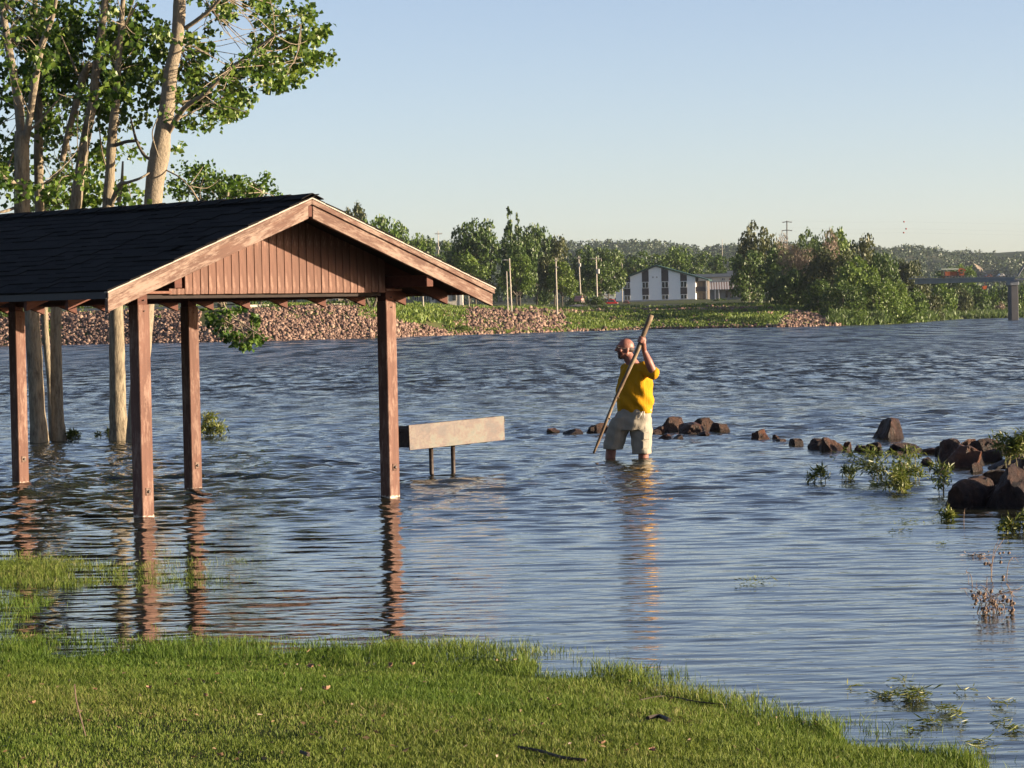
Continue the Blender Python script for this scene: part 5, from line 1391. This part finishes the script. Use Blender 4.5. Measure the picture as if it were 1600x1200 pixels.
willow(334, 682, 40, 40, 7, 'leafy green sapling rising from the water behind the third shelter post', 9, 0, .11)
willow(166, 684, 26, 14, 5, 'small sprout at the foot of the fourth cottonwood trunk', 10, 0, .08)
willow(117, 689, 20, 17, 5, 'small sprout right of the twin cottonwood trunks', 11, 0, .08)
# dry stalks and drowned shrub
def stalks(px, py, wpx, hpx, n, lab, seed, cat='shrub', name='dead_shrub', thick=.0026, blobs=0, twist=1.0):
    rs_ = np.random.RandomState(seed); c = on_water(px, py); k = c.y / F
    bm = bmesh.new()
    for i in range(n):
        x0 = rs_.uniform(-.4, .4) * wpx * k; y0 = rs_.uniform(-.3, .3) * wpx * k
        x1 = rs_.uniform(-.6, .6) * wpx * k * twist; h = hpx * k * rs_.uniform(.3, 1)
        pts = spline([(x0, y0, -.12), (x0 * .7 + x1 * .2, y0 * .8, h * .5), (x1 * .7, 0, h * .9), (x1, rs_.uniform(-.1, .1), h * rs_.uniform(.55, 1.0))], 4)
        tube(bm, pts, [thick * (1 - .7 * j / len(pts)) for j in range(len(pts))], 4)
        for q in range(3):
            j = rs_.randint(4, len(pts) - 1); p = np.array(pts[j]); e = p + rs_.normal(0, .35, 3) * np.array([1, .5, .7]) * wpx * k * .35
            tube(bm, [p, (p + e) / 2 + rs_.normal(0, .01, 3), e], [thick * .5, thick * .4, thick * .2], 4)
    for i in range(blobs):
        p = Vector((rs_.uniform(-.35, .35) * wpx * k, rs_.uniform(-.1, .1), rs_.uniform(.0, .7) * hpx * k))
        bmesh.ops.create_icosphere(bm, subdivisions=1, radius=rs_.uniform(.006, .014), matrix=Matrix.Translation(p))
    o = bm_obj(name, bm, TWIG, None, Matrix.Translation((c.x, c.y, 0))); tag(o, lab, cat)
stalks(1552, 958, 90, 52, 16, 'tangled dead reddish shrub drowned in the water at right', 21, blobs=60)
stalks(1562, 902, 60, 66, 4, 'tall dry stalks with a seed head above the tangled shrub', 22, blobs=10)
stalks(1506, 820, 10, 56, 1, 'single dry pale stem standing before the big dark boulder', 23, 'plant', 'dry_stalk')
stalks(1524, 915, 50, 34, 2, 'bent pale dry stalk left of the drowned shrub', 24, 'plant', 'dry_stalk')
# floating tufts
def floatweed(px, py, wpx, n, lab, seed, hgt=.02, mat=None):
    rs_ = np.random.RandomState(seed); c = on_water(px, py); k = c.y / F
    P = np.stack([rs_.normal(0, .28, n) * wpx * k, rs_.normal(0, .28, n) * wpx * k * .8, rs_.uniform(-.002, hgt, n)], -1)
    D = rs_.normal(0, 1, (n, 3)) * np.array([1, 1, .28]); V, T = leaf_np(P, D, rs_.uniform(.02, .075, n), rs_.uniform(.003, .008, n), rs_)
    o = mesh_obj('floating_weed', np_mesh('floating_weed', V, T, 3), mat or LEAF_BUSH, None, Matrix.Translation((c.x, c.y, .004))); tag(o, lab, 'weed', 'clumps of weed floating near the lawn')
    if seed in (12, 13, 15, 16, 17): o['kind'] = 'stuff'
floatweed(1384, 1090, 40, 90, 'flat ring of green weed floating off the lawn corner', 1)
floatweed(1428, 1094, 46, 260, 'biggest floating weed clump with an upright blade', 2, .05)
floatweed(1478, 1112, 34, 70, 'curled green weed stem floating right of the biggest clump', 3, .03)
floatweed(1456, 1132, 30, 50, 'pale floating weed just below the curled stem', 4)
floatweed(1495, 1128, 24, 40, 'small floating sprig with one upright leaf', 5, .04)
floatweed(1424, 1142, 18, 26, 'tiny dark weed patch nearest the grass tip', 6)
floatweed(1535, 1172, 28, 60, 'dark weed tuft in the lower right corner', 7, .04)
floatweed(1568, 1104, 30, 34, 'flat dark weed streak at the right edge', 8)
floatweed(1582, 1142, 34, 46, 'flat weed mat touching the right edge', 9)
floatweed(1565, 1130, 18, 24, 'round dark weed patch above the weed mat', 10)
floatweed(1412, 1067, 26, 24, 'thin weed trail above the flat ring of weed', 11)
floatweed(1182, 912, 60, 60, 'scattered weed tips on the open water left of centre right', 12, .04)
floatweed(1405, 832, 40, 40, 'pale weed tips below the wide willow clump', 13, .03)
floatweed(1472, 853, 16, 26, 'small round pale weed tuft in the middle of the cove', 14, .04)
floatweed(1430, 817, 70, 60, 'line of dark weed tips in front of the bent sprig', 15, .02)
floatweed(1530, 870, 50, 60, 'dark floating debris beside the tall dry stalks', 16, .02, TWIG)
floatweed(1510, 1082, 30, 18, 'faint weed specks between the thin trail and the right edge', 17)
floatweed(1327, 1076, 16, 12, 'two dark specks of weed left of the flat ring', 18)
# leaves and sticks on the lawn
DRYLEAF = simple('dry_leaf', (.36, .20, .12), .8, .4, 40); DARKSTICK = simple('dark_wet_stick', (.045, .03, .02), .7, .3, 40)
def lawn_pt(px, py):
    p = on_water(px, py)
    for i in range(6): p = on_water(px, py, float(lawn_z(p.x, p.y)) + .03)
    return p
for i, (px, py, w, lab) in enumerate([(50, 1104, 12, 'curled pink-brown dry leaf in the grass at the far left'), (233, 1079, 9, 'small pale dry leaf left of the middle of the lawn'),
        (320, 1091, 9, 'pale tan dry leaf two thirds down under the second post reflection'), (510, 1081, 13, 'light brown dry leaf in the middle of the lawn'),
        (487, 1046, 13, 'upright dark-backed dry leaf near the water'), (612, 1043, 10, 'pink dry leaf below the right post reflection'), (645, 1042, 8, 'brown leaf right of the pink leaf by the water'),
        (343, 1186, 12, 'cream dry leaf at the bottom edge of the lawn'), (856, 1098, 8, 'reddish leaf in the right half of the lawn'), (1018, 1178, 14, 'pale leaf in the lower right of the lawn'),
        (940, 1167, 12, 'tan leaf lower right beside the dark stick'), (848, 1136, 7, 'small white leaf below the reddish leaf'), (148, 1082, 8, 'small tan leaf left of the pale one')]):
    p = lawn_pt(px, py); k = p.y / F; rs_ = np.random.RandomState(i + 50); bm = bmesh.new()
    L = w * k
    g = [[bm.verts.new((L * (u - .5), L * .8 * (v - .5) * (1 - abs(u - .5) * .9), L * (.55 * (u - .5) ** 2 * 2 + .35 * abs(v - .5)) + rs_.uniform(-.06, .06) * L)) for v in (0, .5, 1)] for u in (0, .25, .5, .75, 1)]
    for a in range(4):
        for b in range(2): bm.faces.new((g[a][b], g[a + 1][b], g[a + 1][b + 1], g[a][b + 1]))
    o = bm_obj('dry_leaf', bm, DRYLEAF, None, Matrix.Translation(p + Vector((0, 0, .012))) @ Matrix.Rotation(rs_.uniform(0, 6), 4, 'Z') @ Matrix.Rotation(rs_.uniform(.3, .9), 4, 'X')); tag(o, lab, 'leaf', 'dry leaves scattered on the lawn')
rl = np.random.RandomState(77); n_ = 420
yy = rl.uniform(10.5, 16.5, n_); xx = rl.uniform(-.19, .12, n_) * yy; zz = lawn_z(xx, yy); kk = zz > .0
P = np.stack([xx, yy, zz + .022], -1)[kk]; n_ = len(P); D = rl.normal(0, 1, (n_, 3)) * np.array([1, 1, .3])
V, T = leaf_np(P, D, rl.uniform(.012, .035, n_), rl.uniform(.006, .018, n_), rl)
tag(mesh_obj('leaf_litter', np_mesh('leaf_litter', V, T, 3), foliage_mat('dead_litter', (.05, .035, .02), (.14, .085, .05), (.28, .19, .11), .1)), 'crumbs of dead leaf scattered through the lawn', kind='stuff')
def stick(pxs, lab, r=.006, name='stick', mat=DARKSTICK, lift=.008, cat='stick'):
    pts = [lawn_pt(*q) + Vector((0, 0, lift)) for q in pxs]; o0 = pts[0].copy()
    bm = bmesh.new(); tube(bm, spline([p - o0 for p in pts], 4), r, 6); o = bm_obj(name, bm, mat, None, Matrix.Translation(o0)); tag(o, lab, cat)
stick([(810, 1166), (845, 1172), (880, 1182), (915, 1186)], 'dark wet stick lying at the bottom of the lawn', .006, lift=-.004)
stick([(1012, 1125), (1030, 1122), (1046, 1128)], 'short dark twig in the grass near the right tip', .009)
stick([(1000, 1092), (1040, 1086), (1090, 1095), (1140, 1100)], 'long thin dark branch along the grass edge', .003, lift=-.004)
stick([(470, 1178), (482, 1183)], 'stub of dark wood near the bottom middle', .007)
p0 = lawn_pt(134, 1150); bm = bmesh.new(); tube(bm, spline([(0, 0, 0), (-.015, 0, .06), (-.035, .01, .14), (-.04, .01, .2)], 3), .0028, 5)
tag(bm_obj('dry_stalk', bm, TWIG, None, Matrix.Translation(p0)), 'thin dry stem standing up in the lawn at left', 'plant')

# ================================================================== COTTONWOODS
YT = 45.6
def tp(px, py, dy=0.0): return at(px, py, YT + dy)
def leaf_cloud(ells, n_leaf, seed, dy, leaf=.100, clump=.25, per=30, spread=True):
    """heart-shaped leaves in small hanging clusters inside picture-measured ellipses (px), at the tree's distance"""
    rs_ = np.random.RandomState(seed); P = []; C = []
    tot = sum(e[4] for e in ells)
    for (cx, cy, rx, ry, wgt) in ells:
        nc_ = max(1, int(n_leaf * wgt / tot / per))
        for i in range(nc_):
            a = rs_.uniform(0, 6.283); r = math.sqrt(rs_.uniform(0, 1))
            px, py = cx + rx * r * math.cos(a), cy + ry * r * math.sin(a)
            d = dy + (rs_.uniform(.55, 2.6) if rs_.uniform() < .90 else rs_.uniform(-2.6, -1.5)) * (1 if spread else .35)
            c = np.array(tp(px, py, d)); C.append(c)
            m = int(per * rs_.uniform(.5, 1.5)); s = clump * rs_.uniform(.5, 1.15)
            q = rs_.normal(0, 1, (m, 3)); q /= np.linalg.norm(q, axis=1, keepdims=True) + 1e-9; q *= (rs_.uniform(0, 1, (m, 1)) ** .45) * s
            P.append(c + q * np.array([1, 1, .8]))
    P = np.concatenate(P); n = len(P)
    D = rs_.normal(0, .7, (n, 3)) + np.array([0, 0, -.55]); L = leaf * rs_.uniform(.55, 1.2, n)
    V, T = leaf_np(P, D, L, L * .95, rs_)
    return V, T, C
def tree_root(px, py, dy, lab, grp='cottonwoods standing in the flood'):
    b = tp(px, py, dy); b.z = 0
    return empty('cottonwood_tree', b, lab, 'tree', grp), b
def limb(root, base, pts, name='trunk', mat=BARK, seed=0, seg=14, wob=.10, sub=5):
    """pts: (px, py, dy, width px)"""
    q = spline([(*(tp(p[0], p[1], p[2]) - base), p[3] * YT / F / 2) for p in pts], sub)
    bm = bmesh.new(); tube(bm, [v[:3] for v in q], [max(float(v[3]), .004) for v in q], seg, wob=wob, rng=random.Random(seed))
    return bm_obj(name, bm, mat, root, smooth=True)
def twigs(root, base, C, anchors, seed, mat=BARK_UP, frac=1.0, r=.0065):
    rs_ = random.Random(seed); bm = bmesh.new(); A = [tp(*a) for a in anchors]
    for c in C:
        if rs_.random() > frac: continue
        c = Vector(c); a = min(A, key=lambda q: (q - c).length + rs_.random() * 1.2)
        if (a - c).length > 3.2: continue
        m = (a + c) / 2 + Vector((rs_.gauss(0, .1), rs_.gauss(0, .1), rs_.gauss(-.02, .1)))
        q = spline([tuple(a - base), tuple(m - base), tuple(c - base)], 3); tube(bm, q, [r * (1.25 - j / len(q)) for j in range(len(q))], 4, cap=False)
    bm_obj('twigs', bm, mat, root)['kind'] = 'stuff'
def crown(root, base, ells, n, seed, dy, anchors, **kw):
    V, T, C = leaf_cloud(ells, n, seed, dy, **kw)
    mesh_obj('crown', np_mesh('crown', V - np.array(base), T, 3), LEAF, root)['kind'] = 'stuff'
    twigs(root, base, C, anchors, seed, frac=.5)
# 1: leftmost, forked
r1, b1_ = tree_root(62, 690, 0, 'leftmost cottonwood, its pale trunk forking above the shelter roof')
limb(r1, b1_, [(62, 740, 0, 34), (62, 690, 0, 31), (58, 640, 0, 25), (54, 560, 0, 24), (48, 480, 0, 24), (40, 400, 0, 25), (35, 335, 0, 25), (34, 260, 0, 24), (34, 205, 0, 22)], seed=1)
limb(r1, b1_, [(33, 235, 0, 14), (30, 170, .1, 15), (20, 110, .2, 13), (10, 55, .2, 12), (2, 0, .3, 10), (-8, -80, .4, 7)], 'limb', BARK_UP, 2, 10)
limb(r1, b1_, [(40, 225, 0, 12), (47, 180, -.2, 11), (54, 130, -.3, 12), (63, 80, -.4, 11), (75, 45, -.5, 8), (84, 20, -.5, 6), (96, -60, -.6, 5)], 'limb', BARK_UP, 3, 10)
limb(r1, b1_, [(30, 300, 0, 9), (20, 285, -.3, 8), (0, 272, -.8, 6), (-30, 250, -1.2, 4)], 'limb', BARK_UP, 4, 8)
limb(r1, b1_, [(22, 325, 0, 5), (8, 330, -.3, 5), (-12, 333, -.5, 3)], 'limb', BARK_UP, 5, 6)
limb(r1, b1_, [(35, 218, .1, 5), (20, 240, .4, 4), (12, 265, .5, 3)], 'limb', BARK_UP, 6, 6)
limb(r1, b1_, [(45, 295, 0, 3), (75, 283, -.3, 3), (100, 262, -.4, 2)], 'limb', BARK_UP, 6, 6)
limb(r1, b1_, [(46, 205, 0, 4), (70, 180, .3, 3.5), (100, 145, .5, 2.5)], 'limb', BARK_UP, 7, 6)
E1 = [(30, 40, 60, 50, 9), (20, 130, 35, 60, 5), (-60, 60, 80, 120, 9), (80, 60, 45, 55, 7), (5, 230, 25, 40, 3), (-60, 200, 60, 90, 5), (20, -80, 110, 90, 12), (0, -200, 130, 90, 9), (90, 110, 40, 30, 3), (8, 290, 22, 22, 1)]
crown(r1, b1_, E1, 6400, 1, .0, [(30, 170, .1), (10, 55, .2), (2, 0, .3), (47, 180, -.2), (63, 80, -.4), (84, 20, -.5), (34, 260, 0), (0, 272, -.8), (-8, -80, .4), (96, -60, -.6), (0, -150, 0)])
# 2: thin one behind, between the twins
r2_, b2_ = tree_root(84, 684, 1.6, 'thin cottonwood squeezed between the two left trunks')
limb(r2_, b2_, [(84, 730, 1.6, 14), (82, 684, 1.6, 12), (78, 600, 1.6, 10), (71, 520, 1.6, 11), (68, 440, 1.6, 12), (62, 330, 1.6, 15), (60, 240, 1.6, 15), (60, 150, 1.6, 12), (56, 60, 1.6, 9), (54, -60, 1.6, 6)], seed=8)
crown(r2_, b2_, [(60, 130, 40, 60, 5), (100, 180, 40, 50, 4), (70, 290, 60, 40, 5), (60, 0, 60, 60, 5), (75, 510, 8, 24, .6), (72, 90, 40, 40, 4)], 3000, 2, 1.8, [(60, 240, 1.6), (60, 150, 1.6), (62, 330, 1.6), (56, 60, 1.6)])
# 3: twin trunk
r3_, b3_ = tree_root(92, 688, .2, 'straight cottonwood with flared foot, right of the two left trunks')
limb(r3_, b3_, [(93, 740, .2, 30), (92, 690, .2, 27), (89.5, 650, .2, 21), (88, 575, .2, 18.5), (88, 490, .2, 18), (97, 400, .2, 20), (116, 332, .2, 19), (124, 275, .2, 17), (134, 215, .2, 16), (146, 150, .2, 15), (152, 90, .2, 12), (161, 30, .2, 11), (168, -40, .2, 9), (172, -150, .2, 6)], mat=BARK, seed=9)
limb(r3_, b3_, [(97, 252, .8, 9), (105, 215, .8, 10), (118, 165, .8, 11), (130, 120, .8, 12), (140, 100, .6, 9)], 'limb', BARK_UP, 10, 10)
limb(r3_, b3_, [(155, 95, .2, 5), (175, 75, -.2, 4.5), (195, 40, -.4, 4), (214, 5, -.5, 3)], 'limb', BARK_UP, 11, 6)
limb(r3_, b3_, [(122, 118, .6, 4), (108, 85, .6, 3), (95, 55, .7, 2)], 'limb', BARK_UP, 12, 6)
E3 = [(130, 60, 45, 60, 8), (165, 110, 35, 45, 5), (110, 130, 35, 35, 4), (140, 255, 30, 30, 3), (120, 300, 45, 28, 3), (90, 230, 28, 40, 2), (190, 40, 35, 40, 3), (160, -90, 90, 80, 9), (170, -210, 110, 90, 8), (95, 300, 40, 25, 2)]
crown(r3_, b3_, E3, 5600, 3, .4, [(134, 215, .2), (146, 150, .2), (152, 90, .2), (161, 30, .2), (168, -40, .2), (130, 120, .8), (105, 215, .8), (195, 40, -.4), (124, 275, .2), (165, -140, .2)])
# 4: lone trunk
r4_, b4_ = tree_root(187, 683, 0, 'cottonwood trunk standing left of the corner post, sunlit on its right side')
limb(r4_, b4_, [(188, 740, 0, 38), (187, 684, 0, 34), (184, 640, 0, 27), (183, 570, 0, 25), (181, 490, 0, 23), (175, 400, 0, 22), (169, 325, 0, 19), (172, 270, 0, 15), (175, 215, 0, 15), (180, 165, 0, 13), (184, 110, 0, 10), (190, 30, 0, 8), (196, -60, 0, 6)], mat=BARK, seed=13)
limb(r4_, b4_, [(172, 325, 0, 9), (186, 290, -.3, 7), (200, 285, -.4, 5), (220, 278, -.6, 4), (236, 268, -.5, 2.5)], 'limb', BARK_UP, 14, 8)
limb(r4_, b4_, [(185, 320, -.2, 6), (190, 285, -.3, 5), (192, 252, -.3, 3)], 'limb', BARK_UP, 15, 6)
limb(r4_, b4_, [(178, 228, 0, 6), (195, 222, -.2, 5.5), (210, 220, -.3, 5)], 'limb', BARK_FAR, 16, 6)
limb(r4_, b4_, [(170, 275, 0, 3), (160, 240, .2, 2.5), (155, 200, .3, 2)], 'limb', BARK_UP, 17, 6)
E4 = [(170, 150, 35, 40, 5), (195, 110, 40, 40, 5), (200, 60, 40, 35, 5), (165, 230, 22, 30, 2), (185, 310, 40, 22, 2.5), (195, 195, 12, 12, .5), (200, -60, 70, 80, 7), (210, -180, 90, 90, 7), (215, 240, 10, 10, .4)]
crown(r4_, b4_, E4, 3800, 4, 0, [(175, 215, 0), (180, 165, 0), (184, 110, 0), (190, 30, 0), (196, -60, 0), (200, 285, -.4), (200, -120, 0)])
# 5: the big leaning one behind the corner post
r5_, b5_ = tree_root(212, 690, -.4, 'thickest cottonwood behind the corner post, a bent limb reaching right')
limb(r5_, b5_, [(208, 740, -.4, 32), (211, 690, -.4, 30), (218, 600, -.4, 28), (226, 500, -.4, 27), (234, 400, -.4, 27), (239, 325, -.4, 28), (242, 285, -.4, 29), (250, 238, -.4, 31), (254, 210, -.4, 26), (262, 160, -.4, 24), (267, 110, -.4, 21), (276, 70, -.4, 19), (280, 20, -.4, 20), (282, -40, -.4, 17), (290, -140, -.4, 12)], mat=BARK_UP, seed=18, seg=16, wob=.07)
limb(r5_, b5_, [(262, 210, -.4, 8), (275, 187, -.6, 9), (292, 165, -.8, 8), (318, 148, -1.0, 7.5), (345, 122, -1.1, 6.5), (362, 106, -1.2, 5), (395, 80, -1.4, 4), (430, 55, -1.6, 3), (470, 40, -1.7, 2)], 'limb', BARK_UP, 19, 8)
limb(r5_, b5_, [(290, 44, -.4, 7), (310, 30, -.5, 7), (330, 14, -.6, 6), (348, -8, -.7, 5), (372, -50, -.8, 4)], 'limb', BARK_UP, 20, 8)
limb(r5_, b5_, [(246, 250, -.3, 7), (228, 245, -.1, 5), (214, 222, 0, 5), (204, 184, .1, 3)], 'limb', BARK_FAR, 21, 6)
limb(r5_, b5_, [(285, 78, -.4, 3), (305, 80, -.6, 2.5), (325, 83, -.7, 2)], 'limb', BARK_UP, 22, 6)
limb(r5_, b5_, [(258, 265, -.4, 2.5), (282, 278, -.7, 2.2), (300, 297, -.8, 2)], 'limb', BARK_UP, 23, 6)
limb(r5_, b5_, [(318, 158, -1, 2.2), (350, 166, -1.1, 1.8), (385, 175, -1.2, 1.2)], 'limb', BARK_UP, 24, 6)
limb(r5_, b5_, [(248, 246, -.6, 2), (238, 210, -.8, 2), (246, 185, -.9, 1.5)], 'limb', BARK_UP, 25, 6)
E5 = [(300, 95, 26, 40, 5), (300, 135, 32, 28, 4), (340, 150, 30, 26, 4), (375, 120, 32, 32, 5), (370, 160, 30, 18, 3), (405, 90, 34, 34, 5), (425, 125, 26, 14, 2.2), (450, 60, 40, 30, 5), (480, 55, 24, 26, 3), (498, 85, 20, 16, 1.8), (450, 105, 34, 14, 2.4),
      (425, 25, 20, 18, 2), (470, 18, 14, 18, 1.6), (468, 132, 8, 10, .6), (350, 178, 40, 8, 1.2), (282, 190, 22, 12, 1.4), (312, 200, 9, 8, .5), (240, 60, 24, 45, 3), (232, 120, 20, 18, 1.5), (236, 152, 14, 10, .8), (228, 190, 9, 7, .5), (345, 35, 24, 26, 1.6), (355, 8, 22, 12, 1.6), (272, 170, 20, 24, 2), (258, 100, 12, 30, 1.5),
      (330, -70, 90, 70, 8), (430, -60, 70, 60, 5), (300, -190, 130, 100, 12), (420, -180, 90, 90, 6), (278, 232, 9, 5, .3), (412, 5, 30, 14, 1.4)]
crown(r5_, b5_, E5, 8000, 5, -.9, [(275, 187, -.6), (318, 148, -1.0), (345, 122, -1.1), (362, 106, -1.2), (395, 80, -1.4), (430, 55, -1.6), (470, 40, -1.7), (330, 14, -.6), (348, -8, -.7), (262, 160, -.4), (276, 70, -.4), (282, -40, -.4), (290, -140, -.4), (380, -90, -.8)])
# 6: small tree right behind the roof, only its top shows; a branch hangs below the eaves
r6_, b6_ = tree_root(352, 655, 5.0, 'small cottonwood behind the shelter, its leafy top showing above the roof')
limb(r6_, b6_, [(345, 480, 5, 12), (350, 400, 5, 10), (352, 350, 5, 8), (356, 300, 5, 5)], seed=30)
limb(r6_, b6_, [(352, 380, 5, 6), (320, 330, 4.8, 4), (296, 290, 4.6, 2.5)], 'limb', BARK_UP, 31, 6); limb(r6_, b6_, [(352, 380, 5, 6), (385, 330, 4.8, 4), (410, 300, 4.6, 2.5)], 'limb', BARK_UP, 32, 6)
crown(r6_, b6_, [(300, 272, 30, 18, 3), (330, 295, 40, 22, 4), (370, 305, 40, 22, 4.5), (395, 295, 30, 26, 4), (425, 312, 20, 16, 2), (285, 300, 20, 18, 1.6), (350, 285, 26, 10, 1), (340, 350, 70, 30, 4)], 3000, 6, 4.8, [(352, 350, 5), (320, 330, 4.8), (385, 330, 4.8), (296, 290, 4.6), (410, 300, 4.6)], leaf=.078)
r7_, b7_ = tree_root(352, 560, 3.0, 'drooping leafy branch of a cottonwood hanging below the gable', 'branches hanging behind the shelter')
r7_['category'] = 'branch'; r7_.name = 'hanging_branch'
limb(r7_, b7_, [(345, 455, 3, 4), (352, 480, 3, 3.4), (372, 500, 2.9, 3), (396, 517, 2.8, 2.2), (412, 528, 2.7, 1.5)], 'branch', BARK_UP, 33, 6)
limb(r7_, b7_, [(352, 480, 3, 2.5), (350, 500, 3, 2), (352, 520, 3, 1.4)], 'branch', BARK_UP, 34, 6)
crown(r7_, b7_, [(335, 497, 18, 10, 1.4), (352, 512, 14, 14, 1.4), (365, 530, 13, 10, 1.1), (392, 524, 20, 9, 1.6), (387, 540, 10, 5, .7), (402, 500, 14, 8, .7), (365, 486, 14, 8, .8)], 620, 7, 2.9, [(352, 480, 3), (372, 500, 2.9), (396, 517, 2.8), (350, 500, 3)], clump=.13, per=10, spread=False)
